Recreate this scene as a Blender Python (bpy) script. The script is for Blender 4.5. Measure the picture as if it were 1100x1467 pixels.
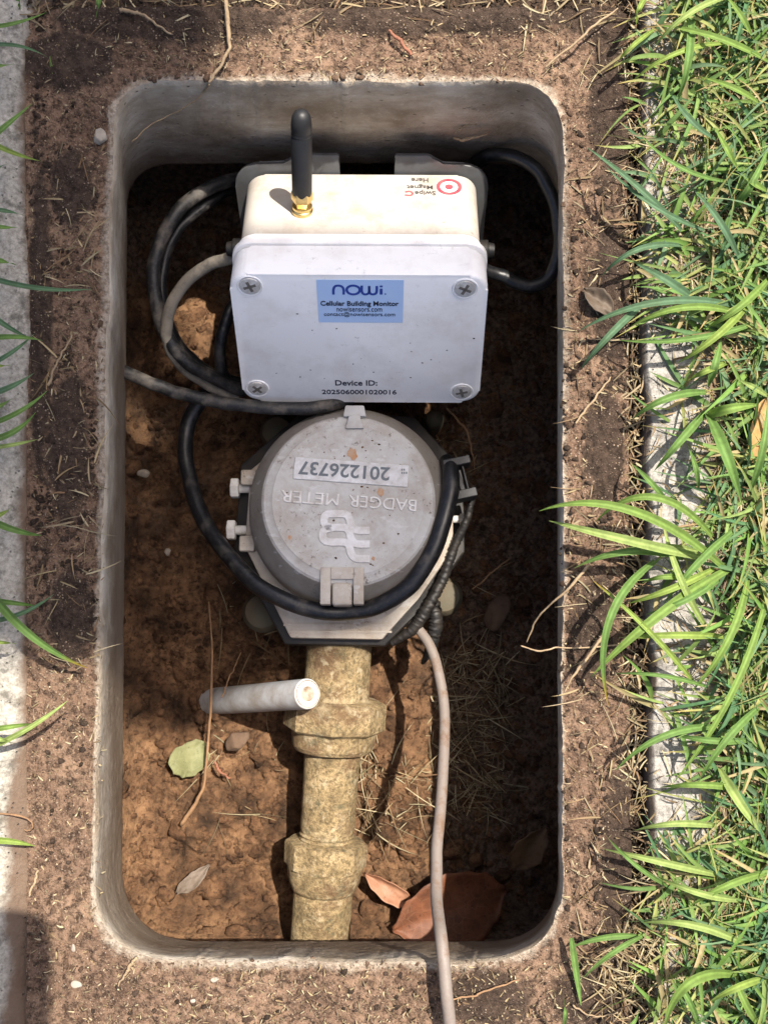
import bpy, bmesh, math, random
import numpy as np
from mathutils import Vector, Matrix, Euler

for o in list(bpy.data.objects): bpy.data.objects.remove(o)
scene = bpy.context.scene
COL = scene.collection
R = math.radians

# ------------------------------------------------------------------ camera
CAM_H = 0.5; FPX = 1500.0; TILT = R(2.9)
cam_data = bpy.data.cameras.new('camera'); cam = bpy.data.objects.new('camera', cam_data); COL.objects.link(cam)
cam.location = (0, 0, CAM_H); cam.rotation_euler = (TILT, 0, 0)
cam_data.sensor_fit = 'VERTICAL'; cam_data.sensor_height = 36; cam_data.lens = 36 * FPX / 1467
cam_data.clip_start = 0.005; cam_data.clip_end = 200
scene.camera = cam
# ------------------------------------------------------------------ sky and sun
SUN = Vector((0.305, 0.325, 1.0)).normalized()
world = bpy.data.worlds.new('World'); scene.world = world; world.use_nodes = True
wn = world.node_tree.nodes; wl = world.node_tree.links
sky = wn.new('ShaderNodeTexSky'); sky.sky_type = 'NISHITA'; sky.sun_disc = False; sky.dust_density = 4.0; sky.air_density = 0.8; sky.ozone_density = 0.6
sky.sun_elevation = math.asin(SUN.z); sky.sun_rotation = math.atan2(SUN.x, SUN.y)
wl.new(sky.outputs[0], wn['Background'].inputs[0]); wn['Background'].inputs[1].default_value = 0.105
sl = bpy.data.lights.new('sun', 'SUN'); sl.energy = 5.0; sl.angle = R(0.53); sl.color = (1, 0.93, 0.82)
sun = bpy.data.objects.new('sun', sl); COL.objects.link(sun); sun.location = SUN * 5
sun.rotation_euler = SUN.to_track_quat('Z', 'Y').to_euler()
scene.view_settings.view_transform = 'Standard'; scene.view_settings.look = 'None'
scene.view_settings.gamma = 1; scene.view_settings.exposure = 1.35
scene.view_settings.use_curve_mapping = False

# ------------------------------------------------------------------ helpers
_c, _s = math.cos(TILT), math.sin(TILT)
def ray(px, py):
    u = (px - 550) / FPX; v = (733.5 - py) / FPX
    return Vector((u, v * _c + _s, v * _s - _c))
def P(px, py, z):
    d = ray(px, py); t = (z - CAM_H) / d.z
    return Vector((d.x * t, d.y * t, z))
def hit(px, py, o, n):
    d = ray(px, py); c0 = Vector((0, 0, CAM_H))
    return c0 + d * ((Vector(o) - c0).dot(n) / d.dot(n))
def px2m(z): return (CAM_H - z) / FPX

def hsh(ix, iy, seed):
    a = (ix.astype(np.int64) * 374761393 + iy.astype(np.int64) * 668265263 + seed * 1442695041) & 0x7fffffff
    a = ((a ^ (a >> 13)) * 1274126177) & 0x7fffffff
    a = a ^ (a >> 16)
    return (a & 0xffff) / 65535.0
def vnoise(x, y, seed=0):
    ix = np.floor(x); iy = np.floor(y); fx = x - ix; fy = y - iy
    fx = fx * fx * (3 - 2 * fx); fy = fy * fy * (3 - 2 * fy)
    a = hsh(ix, iy, seed); b = hsh(ix + 1, iy, seed); c = hsh(ix, iy + 1, seed); d = hsh(ix + 1, iy + 1, seed)
    return (a * (1 - fx) + b * fx) * (1 - fy) + (c * (1 - fx) + d * fx) * fy
def fbm(x, y, freq, octv=4, seed=0, gain=0.5):
    s = 0; amp = 1; tot = 0
    for i in range(octv):
        s = s + amp * vnoise(x * freq + 17.3 * i, y * freq - 9.1 * i, seed + i); tot += amp; amp *= gain; freq *= 2.03
    return s / tot - 0.5
def sstep(a, b, x):
    t = np.clip((x - a) / (b - a), 0, 1); return t * t * (3 - 2 * t)

def mesh_obj(name, verts, faces, mat=None, parent=None, smooth=True):
    me = bpy.data.meshes.new(name)
    if isinstance(faces, np.ndarray):
        nf, k = faces.shape
        me.vertices.add(len(verts)); me.vertices.foreach_set('co', np.asarray(verts, dtype=np.float32).ravel())
        me.loops.add(nf * k); me.loops.foreach_set('vertex_index', faces.astype(np.int32).ravel())
        me.polygons.add(nf); me.polygons.foreach_set('loop_start', np.arange(0, nf * k, k, dtype=np.int32))
        me.update(calc_edges=True)
    else:
        me.from_pydata([tuple(v) for v in verts], [], faces); me.update()
    if smooth: me.polygons.foreach_set('use_smooth', np.ones(len(me.polygons), dtype=bool))
    return link(name, me, mat, parent)
def link(name, me, mat=None, parent=None):
    o = bpy.data.objects.new(name, me); COL.objects.link(o)
    if mat is not None:
        me.materials.clear(); me.materials.append(mat)
    if parent is not None: o.parent = parent
    return o
def bm_obj(name, bm, mat, parent=None, smooth=False, angle=None):
    bmesh.ops.recalc_face_normals(bm, faces=bm.faces)
    me = bpy.data.meshes.new(name); bm.to_mesh(me); bm.free()
    if smooth:
        me.polygons.foreach_set('use_smooth', np.ones(len(me.polygons), dtype=bool))
        if angle: me.set_sharp_from_angle(angle=R(angle))
    return link(name, me, mat, parent)
def empty(name, loc=(0, 0, 0), rot=(0, 0, 0)):
    o = bpy.data.objects.new(name, None); COL.objects.link(o); o.location = loc; o.rotation_euler = rot
    o.empty_display_size = 0.02
    return o
def tag(o, label=None, cat=None, group=None, kind=None):
    if label: o['label'] = label
    if cat: o['category'] = cat
    if group: o['group'] = group
    if kind: o['kind'] = kind
    return o
def vattr(o, name, vals):
    a = o.data.attributes.new(name, 'FLOAT', 'POINT'); a.data.foreach_set('value', np.asarray(vals, dtype=np.float32))
def vcol(o, name, cols):
    a = o.data.attributes.new(name, 'FLOAT_COLOR', 'POINT')
    c = np.ones((len(cols), 4), dtype=np.float32); c[:, :3] = cols; a.data.foreach_set('color', c.ravel())

def catmull(pts, n):
    p = [Vector(q) for q in pts]; p = [p[0] * 2 - p[1]] + p + [p[-1] * 2 - p[-2]]
    out = []; segs = len(p) - 3
    for i in range(n):
        t = i / (n - 1) * segs; k = min(int(t), segs - 1); t -= k
        a, b, c, d = p[k:k + 4]
        out.append(0.5 * ((2 * b) + (c - a) * t + (2 * a - 5 * b + 4 * c - d) * t * t + (3 * b - a - 3 * c + d) * t ** 3))
    return out
def sweep(pts, rad, n=60, seg=12, seed=0, wob=0.0):
    """tube along a smooth path; rad a number or list along it"""
    c = catmull(pts, n); rng = random.Random(seed)
    V = []; F = []
    t0 = (c[1] - c[0]).normalized(); nrm = t0.orthogonal().normalized()
    for i in range(n):
        t = (c[min(i + 1, n - 1)] - c[max(i - 1, 0)]).normalized()
        nrm = (nrm - t * nrm.dot(t)).normalized(); b = t.cross(nrm)
        if isinstance(rad, (int, float)): r = rad
        else:
            f = i / (n - 1) * (len(rad) - 1); k = min(int(f), len(rad) - 2); r = rad[k] + (rad[k + 1] - rad[k]) * (f - k)
        for j in range(seg):
            a = 2 * math.pi * j / seg; rr = r * (1 + wob * (rng.random() - 0.5))
            V.append(c[i] + (nrm * math.cos(a) + b * math.sin(a)) * rr)
    for i in range(n - 1):
        for j in range(seg):
            j2 = (j + 1) % seg
            F.append((i * seg + j, i * seg + j2, (i + 1) * seg + j2, (i + 1) * seg + j))
    F.append(tuple(range(seg))[::-1]); F.append(tuple((n - 1) * seg + j for j in range(seg)))
    return V, F
def lathe_bm(bm, prof, seg=48, facet=None):
    """prof: (radius, height) along +Z; facet = number of flats for polygon rows"""
    rows = []
    for q in prof:
        r, h = q[0], q[1]; fl = q[2] if len(q) > 2 else 0
        row = []
        for j in range(seg):
            a = 2 * math.pi * j / seg; rr = r
            if fl:
                st = 2 * math.pi / fl; am = (a % st) - st / 2; rr = r * math.cos(st / 2) / math.cos(am)
            row.append(bm.verts.new((rr * math.cos(a), rr * math.sin(a), h)))
        rows.append(row)
    for a, b in zip(rows, rows[1:]):
        for j in range(seg):
            j2 = (j + 1) % seg; bm.faces.new((a[j], a[j2], b[j2], b[j]))
    bm.faces.new(rows[0][::-1]); bm.faces.new(rows[-1])
    return bm
def prism(bm, poly, z0, z1, bev=0.0, seg=2):
    lo = [bm.verts.new((x, y, z0)) for x, y in poly]; hi = [bm.verts.new((x, y, z1)) for x, y in poly]
    n = len(poly); fs = []
    fs.append(bm.faces.new(lo[::-1])); top = bm.faces.new(hi); fs.append(top)
    for i in range(n):
        j = (i + 1) % n; fs.append(bm.faces.new((lo[i], lo[j], hi[j], hi[i])))
    if bev:
        ed = list({e for f in fs for e in f.edges})
        bmesh.ops.bevel(bm, geom=ed, offset=bev, segments=seg, affect='EDGES', profile=0.5)
    return bm
def rrect(x0, y0, x1, y1, r, n=8):
    pts = []
    for cx, cy, a0 in ((x1 - r, y1 - r, 0), (x0 + r, y1 - r, 90), (x0 + r, y0 + r, 180), (x1 - r, y0 + r, 270)):
        for i in range(n + 1):
            a = R(a0 + 90 * i / n); pts.append((cx + r * math.cos(a), cy + r * math.sin(a)))
    return pts
def text_obj(name, body, cx, cy, w, h, z, mat, parent, bold=0.0, thick=0.00015, rot=0.0):
    cu = bpy.data.curves.new('txt', 'FONT'); cu.body = body; cu.offset = bold; cu.extrude = 0.02; cu.resolution_u = 3
    to = bpy.data.objects.new('txt', cu); COL.objects.link(to)
    dg = bpy.context.evaluated_depsgraph_get(); me = bpy.data.meshes.new_from_object(to.evaluated_get(dg))
    bpy.data.objects.remove(to); bpy.data.curves.remove(cu)
    co = np.empty(len(me.vertices) * 3, dtype=np.float32); me.vertices.foreach_get('co', co); co = co.reshape(-1, 3)
    lo = co.min(0); hi = co.max(0); sz = np.maximum(hi - lo, 1e-6)
    q = (co - (lo + hi) / 2) / sz * np.array([w, h, thick]); ca, sa = math.cos(rot), math.sin(rot)
    out = np.stack([q[:, 0] * ca - q[:, 1] * sa + cx, q[:, 0] * sa + q[:, 1] * ca + cy, q[:, 2] + z], 1)
    me.vertices.foreach_set('co', out.astype(np.float32).ravel()); me.update()
    return link(name, me, mat, parent)
def flat_stroke(bm, pts, w, z0, z1, n=40, closed=False):
    """flat ribbon with thickness along 2-D path"""
    c = catmull([(x, y, 0) for x, y in pts], n); L = []; Rr = []
    for i in range(n):
        t = (c[min(i + 1, n - 1)] - c[max(i - 1, 0)]).normalized(); nn = Vector((-t.y, t.x, 0)) * w / 2
        L.append(c[i] + nn); Rr.append(c[i] - nn)
    vs = [[bm.verts.new((p.x, p.y, z)) for p in S] for z in (z0, z1) for S in (L, Rr)]
    for i in range(n - 1):
        bm.faces.new((vs[2][i], vs[2][i + 1], vs[3][i + 1], vs[3][i]))
        bm.faces.new((vs[0][i], vs[2][i], vs[2][i + 1], vs[0][i + 1])); bm.faces.new((vs[1][i], vs[1][i + 1], vs[3][i + 1], vs[3][i]))
    for i in (0, n - 1): bm.faces.new((vs[0][i], vs[1][i], vs[3][i], vs[2][i]))

# ------------------------------------------------------------------ materials
class NT:
    def __init__(s, name):
        s.m = bpy.data.materials.new(name); s.m.use_nodes = True; s.t = s.m.node_tree
        s.b = s.t.nodes['Principled BSDF']; s.out = s.t.nodes['Material Output']
        s.tc = s.t.nodes.new('ShaderNodeTexCoord').outputs['Object']
    def n(s, typ, **kw):
        nd = s.t.nodes.new(typ)
        for k, v in kw.items(): setattr(nd, k, v)
        return nd
    def put(s, sock, v):
        if hasattr(v, 'is_output') or isinstance(v, bpy.types.NodeSocket): s.t.links.new(v, sock)
        else: sock.default_value = v
    def noise(s, scale, detail=6, rough=0.6, vec=None, dist=0.0):
        nd = s.n('ShaderNodeTexNoise'); nd.inputs['Scale'].default_value = scale; nd.inputs['Detail'].default_value = detail
        nd.inputs['Roughness'].default_value = rough; nd.inputs['Distortion'].default_value = dist
        s.t.links.new(vec if vec is not None else s.tc, nd.inputs['Vector']); return nd.outputs['Fac']
    def voro(s, scale, feature='F1', vec=None, out='Distance', rnd=1.0):
        nd = s.n('ShaderNodeTexVoronoi', feature=feature); nd.inputs['Scale'].default_value = scale; nd.inputs['Randomness'].default_value = rnd
        s.t.links.new(vec if vec is not None else s.tc, nd.inputs['Vector']); return nd.outputs[out]
    def ramp(s, fac, stops, interp='LINEAR'):
        nd = s.n('ShaderNodeValToRGB'); cr = nd.color_ramp; cr.interpolation = interp
        while len(cr.elements) < len(stops): cr.elements.new(0.5)
        for e, (p, c) in zip(cr.elements, stops):
            e.position = p; e.color = (c, c, c, 1) if isinstance(c, (int, float)) else (*c, 1)
        s.t.links.new(fac, nd.inputs[0]); return nd.outputs[0]
    def mix(s, fac, a, b, mode='MIX'):
        nd = s.n('ShaderNodeMix', data_type='RGBA', blend_type=mode)
        for i, v in ((0, fac), (6, a), (7, b)):
            if isinstance(v, tuple): v = (*v, 1) if len(v) == 3 else v
            s.put(nd.inputs[i], v)
        return nd.outputs[2]
    def math(s, op, a, b=0.0, clamp=False):
        nd = s.n('ShaderNodeMath', operation=op, use_clamp=clamp); s.put(nd.inputs[0], a); s.put(nd.inputs[1], b); return nd.outputs[0]
    def attr(s, name, out='Fac'):
        nd = s.n('ShaderNodeAttribute', attribute_name=name); return nd.outputs[out]
    def mapping(s, scale, vec=None):
        nd = s.n('ShaderNodeMapping'); nd.inputs['Scale'].default_value = scale; s.t.links.new(vec if vec is not None else s.tc, nd.inputs[0]); return nd.outputs[0]
    def bump(s, h, strength=0.5, dist=0.001, prev=None):
        nd = s.n('ShaderNodeBump'); nd.inputs['Strength'].default_value = strength; nd.inputs['Distance'].default_value = dist
        s.t.links.new(h, nd.inputs['Height'])
        if prev is not None: s.t.links.new(prev, nd.inputs['Normal'])
        s.t.links.new(nd.outputs[0], s.b.inputs['Normal']); return nd.outputs[0]
    def done(s, col=None, rough=0.8, metal=0.0, spec=0.3):
        if col is not None:
            if isinstance(col, tuple): col = (*col, 1)
            s.put(s.b.inputs['Base Color'], col)
        s.put(s.b.inputs['Roughness'], rough); s.put(s.b.inputs['Metallic'], metal); s.b.inputs['Specular IOR Level'].default_value = spec
        return s.m

def m_soil(name, dark, mid, light, sc=1.0, fleck=(0.42, 0.34, 0.25), fl=0.35):
    t = NT(name); shd = t.attr('pit_shade')
    a = t.noise(28 * sc, 8, 0.65); b = t.noise(190 * sc, 6, 0.7)
    c = t.ramp(a, [(0.34, dark), (0.5, mid), (0.68, light)])
    c = t.mix(t.ramp(b, [(0.36, 0.75), (0.52, 0.0)]), c, dark)
    v = t.voro(620 * sc); msk = t.math('MULTIPLY', t.ramp(v, [(0.10, 1.0), (0.2, 0.0)]), t.ramp(t.noise(90, 3), [(0.5, 0.0), (0.62, 1.0)]))
    c = t.mix(t.math('MULTIPLY', msk, fl), c, fleck)
    shd_m = t.math('ADD', shd, t.math('MULTIPLY', t.math('SUBTRACT', t.noise(45, 6, 0.7), 0.5), 0.9))
    c = t.mix(t.ramp(shd_m, [(0.35, 0.0), (0.7, 0.93)]), c, t.ramp(t.noise(260, 5, 0.7), [(0.36, (0.036, 0.025, 0.018)), (0.64, (0.19, 0.128, 0.088))]))  # shaded pit soil painted as a darker humus brown
    h1 = t.noise(420 * sc, 8, 0.75); n1 = t.bump(h1, 1.0, 0.003)
    return t.done(c, 0.92, spec=0.15)
M = {}
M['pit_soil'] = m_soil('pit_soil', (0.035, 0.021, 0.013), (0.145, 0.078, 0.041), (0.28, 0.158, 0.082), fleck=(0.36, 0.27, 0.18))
M['clod'] = m_soil('clod', (0.035, 0.02, 0.012), (0.135, 0.069, 0.036), (0.255, 0.14, 0.072), 2.0)
M['dark_clod'] = m_soil('dark_clod', (0.026, 0.018, 0.013), (0.062, 0.042, 0.030), (0.12, 0.08, 0.056), 2.0)
M['ground'] = m_soil('ground', (0.02, 0.013, 0.009), (0.065, 0.042, 0.028), (0.13, 0.085, 0.056))

def m_rim():
    t = NT('dirty_concrete_rim')
    ed = t.attr('edge'); dk = t.attr('dirt')
    a = t.noise(22, 8, 0.65); b = t.noise(240, 6, 0.72)
    c = t.ramp(a, [(0.3, (0.092, 0.056, 0.038)), (0.5, (0.180, 0.112, 0.075)), (0.7, (0.285, 0.185, 0.122))])
    c = t.mix(t.ramp(b, [(0.40, 0.95), (0.56, 0.0)]), c, (0.036, 0.022, 0.015))
    c = t.mix(t.ramp(t.noise(900, 4, 0.7), [(0.52, 0.0), (0.66, 0.55)]), c, (0.29, 0.205, 0.14))
    # dark loose soil stains
    dm = t.math('ADD', dk, t.math('MULTIPLY', t.math('SUBTRACT', t.noise(70, 6, 0.7), 0.5), 0.9))
    c = t.mix(t.ramp(dm, [(0.42, 0.0), (0.62, 0.9)]), c, t.ramp(t.noise(350, 4, 0.7), [(0.35, (0.013, 0.009, 0.007)), (0.65, (0.062, 0.042, 0.031))]))
    # exposed pale aggregate
    v = t.voro(520); gm = t.math('MULTIPLY', t.ramp(v, [(0.16, 1.0), (0.28, 0.0)]), t.ramp(t.noise(150, 3), [(0.47, 0.0), (0.6, 1.0)]))
    c = t.mix(t.math('MULTIPLY', gm, 0.75), c, (0.36, 0.275, 0.20))
    v2 = t.voro(1300); gm2 = t.math('MULTIPLY', t.ramp(v2, [(0.12, 1.0), (0.22, 0.0)]), t.ramp(t.noise(300, 2), [(0.46, 0.0), (0.56, 0.7)]))
    c = t.mix(gm2, c, (0.34, 0.26, 0.19))
    # worn, pale inner edge
    e2 = t.math('ADD', ed, t.math('MULTIPLY', t.math('SUBTRACT', t.noise(85, 8, 0.75), 0.5), 1.5))
    c = t.mix(t.ramp(e2, [(0.5, 0.0), (0.85, 0.85)]), c, t.ramp(t.noise(400, 5), [(0.35, (0.19, 0.145, 0.105)), (0.6, (0.40, 0.34, 0.27))]))
    h = t.math('ADD', t.noise(480, 8, 0.75), t.math('MULTIPLY', t.ramp(v, [(0.1, 1.0), (0.35, 0.0)]), 0.35))
    t.bump(h, 1.0, 0.0022)
    return t.done(c, 0.93, spec=0.15)
M['rim'] = m_rim()
def m_wall():
    t = NT('pit_wall_concrete'); uv = t.n('ShaderNodeUVMap').outputs[0]
    st = t.noise(1.0, 8, 0.7, t.mapping((45, 210, 1), uv)); big = t.noise(26, 5, 0.6); fine = t.noise(300, 6, 0.7)
    c = t.ramp(big, [(0.35, (0.20, 0.155, 0.11)), (0.52, (0.35, 0.295, 0.23)), (0.7, (0.50, 0.45, 0.38))])
    c = t.mix(t.ramp(st, [(0.36, 0.40), (0.55, 0.0)]), c, (0.19, 0.14, 0.095))
    c = t.mix(t.ramp(fine, [(0.60, 0.0), (0.72, 0.5)]), c, (0.60, 0.55, 0.47))
    pit = t.ramp(t.voro(1.0, vec=t.mapping((110, 330, 1), uv)), [(0.06, 1.0), (0.13, 0.0)])
    c = t.mix(t.math('MULTIPLY', pit, 0.8), c, (0.045, 0.033, 0.025))
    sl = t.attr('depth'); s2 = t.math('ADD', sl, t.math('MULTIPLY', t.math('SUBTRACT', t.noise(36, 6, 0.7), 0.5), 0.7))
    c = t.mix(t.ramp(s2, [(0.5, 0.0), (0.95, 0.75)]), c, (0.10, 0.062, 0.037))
    t.bump(t.math('SUBTRACT', t.math('ADD', t.noise(140, 6, 0.7), fine), pit), 0.8, 0.0016)
    return t.done(c, 0.88, spec=0.2)
M['wall'] = m_wall()
def m_conc(name, lo, hi, stain):
    t = NT(name); a = t.noise(30, 8, 0.7); g = t.noise(420, 6, 0.75)
    c = t.ramp(g, [(0.34, lo), (0.56, hi), (0.7, tuple(min(1, v * 1.25) for v in hi))])
    c = t.mix(t.ramp(t.noise(95, 5, 0.7), [(0.52, 0.0), (0.64, 0.75)]), c, tuple(v * 0.42 for v in lo))
    dm = t.math('ADD', t.attr('dirt'), t.math('MULTIPLY', t.math('SUBTRACT', a, 0.5), 1.0))
    c = t.mix(t.ramp(dm, [(0.38, 0.0), (0.68, 0.92)]), c, stain)
    pit = t.ramp(t.voro(240), [(0.06, 1.0), (0.14, 0.0)]); c = t.mix(t.math('MULTIPLY', pit, 0.7), c, tuple(v * 0.3 for v in lo))
    t.bump(t.math('SUBTRACT', g, pit), 0.8, 0.0016)
    return t.done(c, 0.9, spec=0.2)
M['kerb'] = m_conc('kerb_concrete', (0.13, 0.12, 0.108), (0.29, 0.27, 0.245), (0.085, 0.058, 0.04))
M['pave'] = m_conc('pavement_concrete', (0.17, 0.155, 0.128), (0.33, 0.305, 0.262), (0.115, 0.075, 0.051))
def m_leafy(name, attr=True, base=(0.1, 0.2, 0.04), trans=0.38, rough=0.65, spec=0.18, ribs=True):
    t = NT(name); c = t.attr('Col', 'Color') if attr else None
    if c is None: c = t.mix(t.ramp(t.noise(140, 5), [(0.35, 0.0), (0.65, 1.0)]), base, tuple(v * 0.6 for v in base))
    c = t.mix(t.ramp(t.noise(300, 4), [(0.3, 0.35), (0.6, 0.0)]), c, (0.05, 0.06, 0.02))
    t.put(t.b.inputs['Base Color'], c); t.put(t.b.inputs['Roughness'], rough); t.b.inputs['Specular IOR Level'].default_value = spec
    tr = t.n('ShaderNodeBsdfTranslucent'); t.t.links.new(t.mix(1.0, c, (1.0, 1.08, 0.7), 'MULTIPLY'), tr.inputs[0])
    mx = t.n('ShaderNodeMixShader'); mx.inputs[0].default_value = trans
    t.t.links.new(t.b.outputs[0], mx.inputs[1]); t.t.links.new(tr.outputs[0], mx.inputs[2]); t.t.links.new(mx.outputs[0], t.out.inputs[0])
    return t.m
M['grass'] = m_leafy('grass_blade')
M['straw'] = m_leafy('dry_straw', trans=0.12, rough=0.7, spec=0.2)
def m_plain(name, col, rough=0.5, metal=0.0, dirt=None, damt=0.5, dsc=60, bump=0.0, bsc=400, spec=0.4, attr=None):
    t = NT(name); c = col
    if dirt:
        f = t.ramp(t.noise(dsc, 8, 0.7), [(0.5 - 0.12, 0.0), (0.5 + 0.16, 1.0)])
        c = t.mix(t.math('MULTIPLY', f, damt), col, dirt)
    if bump: t.bump(t.noise(bsc, 6, 0.7), bump, 0.0006)
    return t.done(c, rough, metal, spec)
def m_plastic(name, base, dirt, amt):
    t = NT(name)
    f = t.ramp(t.noise(42, 7, 0.68), [(0.46, 0.0), (0.72, 1.0)])
    c = t.mix(t.math('MULTIPLY', f, amt), base, dirt)
    sp = t.math('MULTIPLY', t.ramp(t.noise(260, 6, 0.75), [(0.60, 0.0), (0.70, 1.0)]), t.ramp(t.noise(35, 3), [(0.46, 0.0), (0.6, 1.0)]))
    c = t.mix(t.math('MULTIPLY', sp, min(1, amt * 1.3)), c, tuple(v * 0.45 for v in dirt))
    scr = t.ramp(t.noise(1.0, 3, 0.5, t.mapping((60, 420, 300))), [(0.70, 0.0), (0.75, 0.25)])
    c = t.mix(scr, c, tuple(v * 0.5 for v in base))
    t.bump(t.noise(900, 3, 0.6), 0.10, 0.0003)
    return t.done(c, t.math('ADD', t.math('MULTIPLY', f, 0.25), 0.42), 0, 0.4)
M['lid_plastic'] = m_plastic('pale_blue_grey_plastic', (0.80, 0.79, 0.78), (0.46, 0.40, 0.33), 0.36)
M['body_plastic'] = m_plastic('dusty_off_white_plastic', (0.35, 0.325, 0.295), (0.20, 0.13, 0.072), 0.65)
M['bracket'] = m_plain('grey_bracket_steel', (0.085, 0.088, 0.092), 0.45, 0.3, (0.05, 0.042, 0.034), 0.5, 80)
M['antenna'] = m_plain('black_rubber', (0.006, 0.006, 0.007), 0.5, 0, (0.02, 0.018, 0.016), 0.4, 90, 0.15)
M['gold'] = m_plain('gilded_brass', (0.80, 0.58, 0.25), 0.3, 1.0, (0.35, 0.28, 0.12), 0.5, 200)
M['screw'] = m_plain('screw_steel', (0.66, 0.65, 0.63), 0.5, 0.35, (0.25, 0.2, 0.15), 0.6, 300)
M['slot'] = m_plain('slot_dirt', (0.13, 0.115, 0.10), 0.9)
M['sticker'] = m_plain('blue_sticker', (0.40, 0.55, 0.80), 0.4, 0, (0.45, 0.56, 0.76), 0.5, 40)
M['ink_blue'] = m_plain('ink_blue', (0.02, 0.05, 0.28), 0.5)
M['ink'] = m_plain('ink_dark', (0.012, 0.015, 0.03), 0.5)
M['ink_grey'] = m_plain('ink_grey', (0.035, 0.03, 0.03), 0.6)
M['ink_red'] = m_plain('ink_red', (0.62, 0.03, 0.05), 0.5, 0, (0.66, 0.14, 0.13), 0.5, 200)
M['ink_white'] = m_plain('ink_white', (0.75, 0.72, 0.68), 0.5)
def m_meter(name, base, lo, dirt):
    t = NT(name); f = t.noise(55, 8, 0.7)
    c = t.mix(t.ramp(f, [(0.4, 0.0), (0.64, 0.85)]), base, lo)
    sp = t.math('MULTIPLY', t.ramp(t.noise(330, 5, 0.75), [(0.57, 0.0), (0.66, 1.0)]), t.ramp(t.noise(60, 3), [(0.45, 0.0), (0.6, 1.0)]))
    c = t.mix(t.math('MULTIPLY', sp, 0.8), c, dirt)
    c = t.mix(t.ramp(t.noise(1.0, 3, 0.5, t.mapping((110, 240, 100))), [(0.64, 0.0), (0.70, 0.35)]), c, (0.55, 0.55, 0.55))
    t.bump(t.noise(500, 6, 0.7), 0.25, 0.0006)
    return t.done(c, 0.6, 0, 0.35)
M['meter_lid'] = m_meter('grey_lid_plastic', (0.41, 0.405, 0.39), (0.29, 0.26, 0.225), (0.06, 0.036, 0.022))
M['shroud'] = m_meter('taupe_shroud_plastic', (0.24, 0.22, 0.195), (0.18, 0.155, 0.13), (0.05, 0.033, 0.02))
M['plate'] = m_meter('beige_plate', (0.40, 0.36, 0.31), (0.27, 0.22, 0.17), (0.09, 0.055, 0.03))
M['emboss'] = m_plain('worn_raised_plastic', (0.56, 0.56, 0.56), 0.45, 0, (0.33, 0.29, 0.25), 0.75, 110)
M['emboss_dim'] = m_plain('raised_lid_lettering', (0.58, 0.57, 0.555), 0.5, 0, (0.36, 0.32, 0.28), 0.75, 110)
M['number'] = m_plain('grey_number', (0.10, 0.115, 0.13), 0.6)
M['bolt'] = m_plain('pale_bolt', (0.62, 0.61, 0.58), 0.5, 0, (0.35, 0.28, 0.2), 0.5, 200)
M['rust'] = m_plain('rust_stain', (0.38, 0.18, 0.075), 0.85, 0, (0.36, 0.29, 0.22), 0.85, 260)
def m_brass():
    t = NT('corroded_brass'); a = t.noise(70, 8, 0.7); b = t.noise(420, 7, 0.78)
    c = t.ramp(a, [(0.36, (0.15, 0.108, 0.055)), (0.5, (0.31, 0.225, 0.115)), (0.66, (0.43, 0.33, 0.19))])
    c = t.mix(t.ramp(b, [(0.42, 0.8), (0.54, 0.0)]), c, (0.085, 0.06, 0.03))
    c = t.mix(t.ramp(t.noise(34, 5, 0.7), [(0.5, 0.0), (0.62, 0.85)]), c, (0.12, 0.068, 0.034))
    c = t.mix(t.ramp(t.noise(62, 6, 0.7, dist=0.6), [(0.54, 0.0), (0.66, 0.7)]), c, (0.44, 0.36, 0.23))
    c = t.mix(t.ramp(t.noise(88, 6, 0.75), [(0.56, 0.0), (0.66, 0.75)]), c, (0.09, 0.085, 0.05))
    c = t.mix(t.ramp(t.noise(150, 5), [(0.60, 0.0), (0.68, 0.6)]), c, (0.42, 0.36, 0.24))
    t.bump(t.math('ADD', b, t.noise(120, 5, 0.7)), 1.0, 0.0022); return t.done(c, 0.72, 0.0, 0.3)
M['brass'] = m_brass()
M['bronze'] = m_plain('dull_bronze', (0.06, 0.056, 0.036), 0.75, 0, (0.07, 0.045, 0.025), 0.8, 60, 0.5, 300)
def m_cable(name, base, dirt, lo, hi, rough):
    t = NT(name); f = t.ramp(t.noise(75, 7, 0.7), [(lo, 0.0), (hi, 1.0)])
    f2 = t.math('MULTIPLY', t.ramp(t.noise(500, 6, 0.75), [(0.5, 0.0), (0.62, 1.0)]), 0.7)
    c = t.mix(t.math('MULTIPLY', t.math('MAXIMUM', f, t.math('MULTIPLY', f2, 0.35)), 0.8), base, dirt)
    t.bump(t.noise(350, 6, 0.7), 0.25, 0.0007)
    return t.done(c, t.math('ADD', t.math('MULTIPLY', f, 0.4), rough), 0, 0.45)
M['cable'] = m_cable('black_cable', (0.006, 0.0065, 0.008), (0.09, 0.078, 0.066), 0.54, 0.75, 0.36)
M['cable_dusty'] = m_cable('dusty_black_cable', (0.008, 0.0085, 0.010), (0.15, 0.13, 0.108), 0.48, 0.68, 0.5)
M['cable_mud'] = m_cable('mud_coated_cable', (0.045, 0.043, 0.040), (0.30, 0.26, 0.20), 0.30, 0.52, 0.55)
M['cable_grey'] = m_cable('weathered_grey_cable', (0.145, 0.120, 0.104), (0.11, 0.06, 0.033), 0.50, 0.64, 0.6)
M['pvc'] = m_plain('white_pvc', (0.38, 0.385, 0.40), 0.55, 0, (0.17, 0.125, 0.08), 0.75, 55, 0.15)
M['pvc_end'] = m_plain('dirty_pvc_end', (0.29, 0.245, 0.19), 0.8, 0, (0.09, 0.052, 0.026), 0.9, 200, 0.4)
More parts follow.
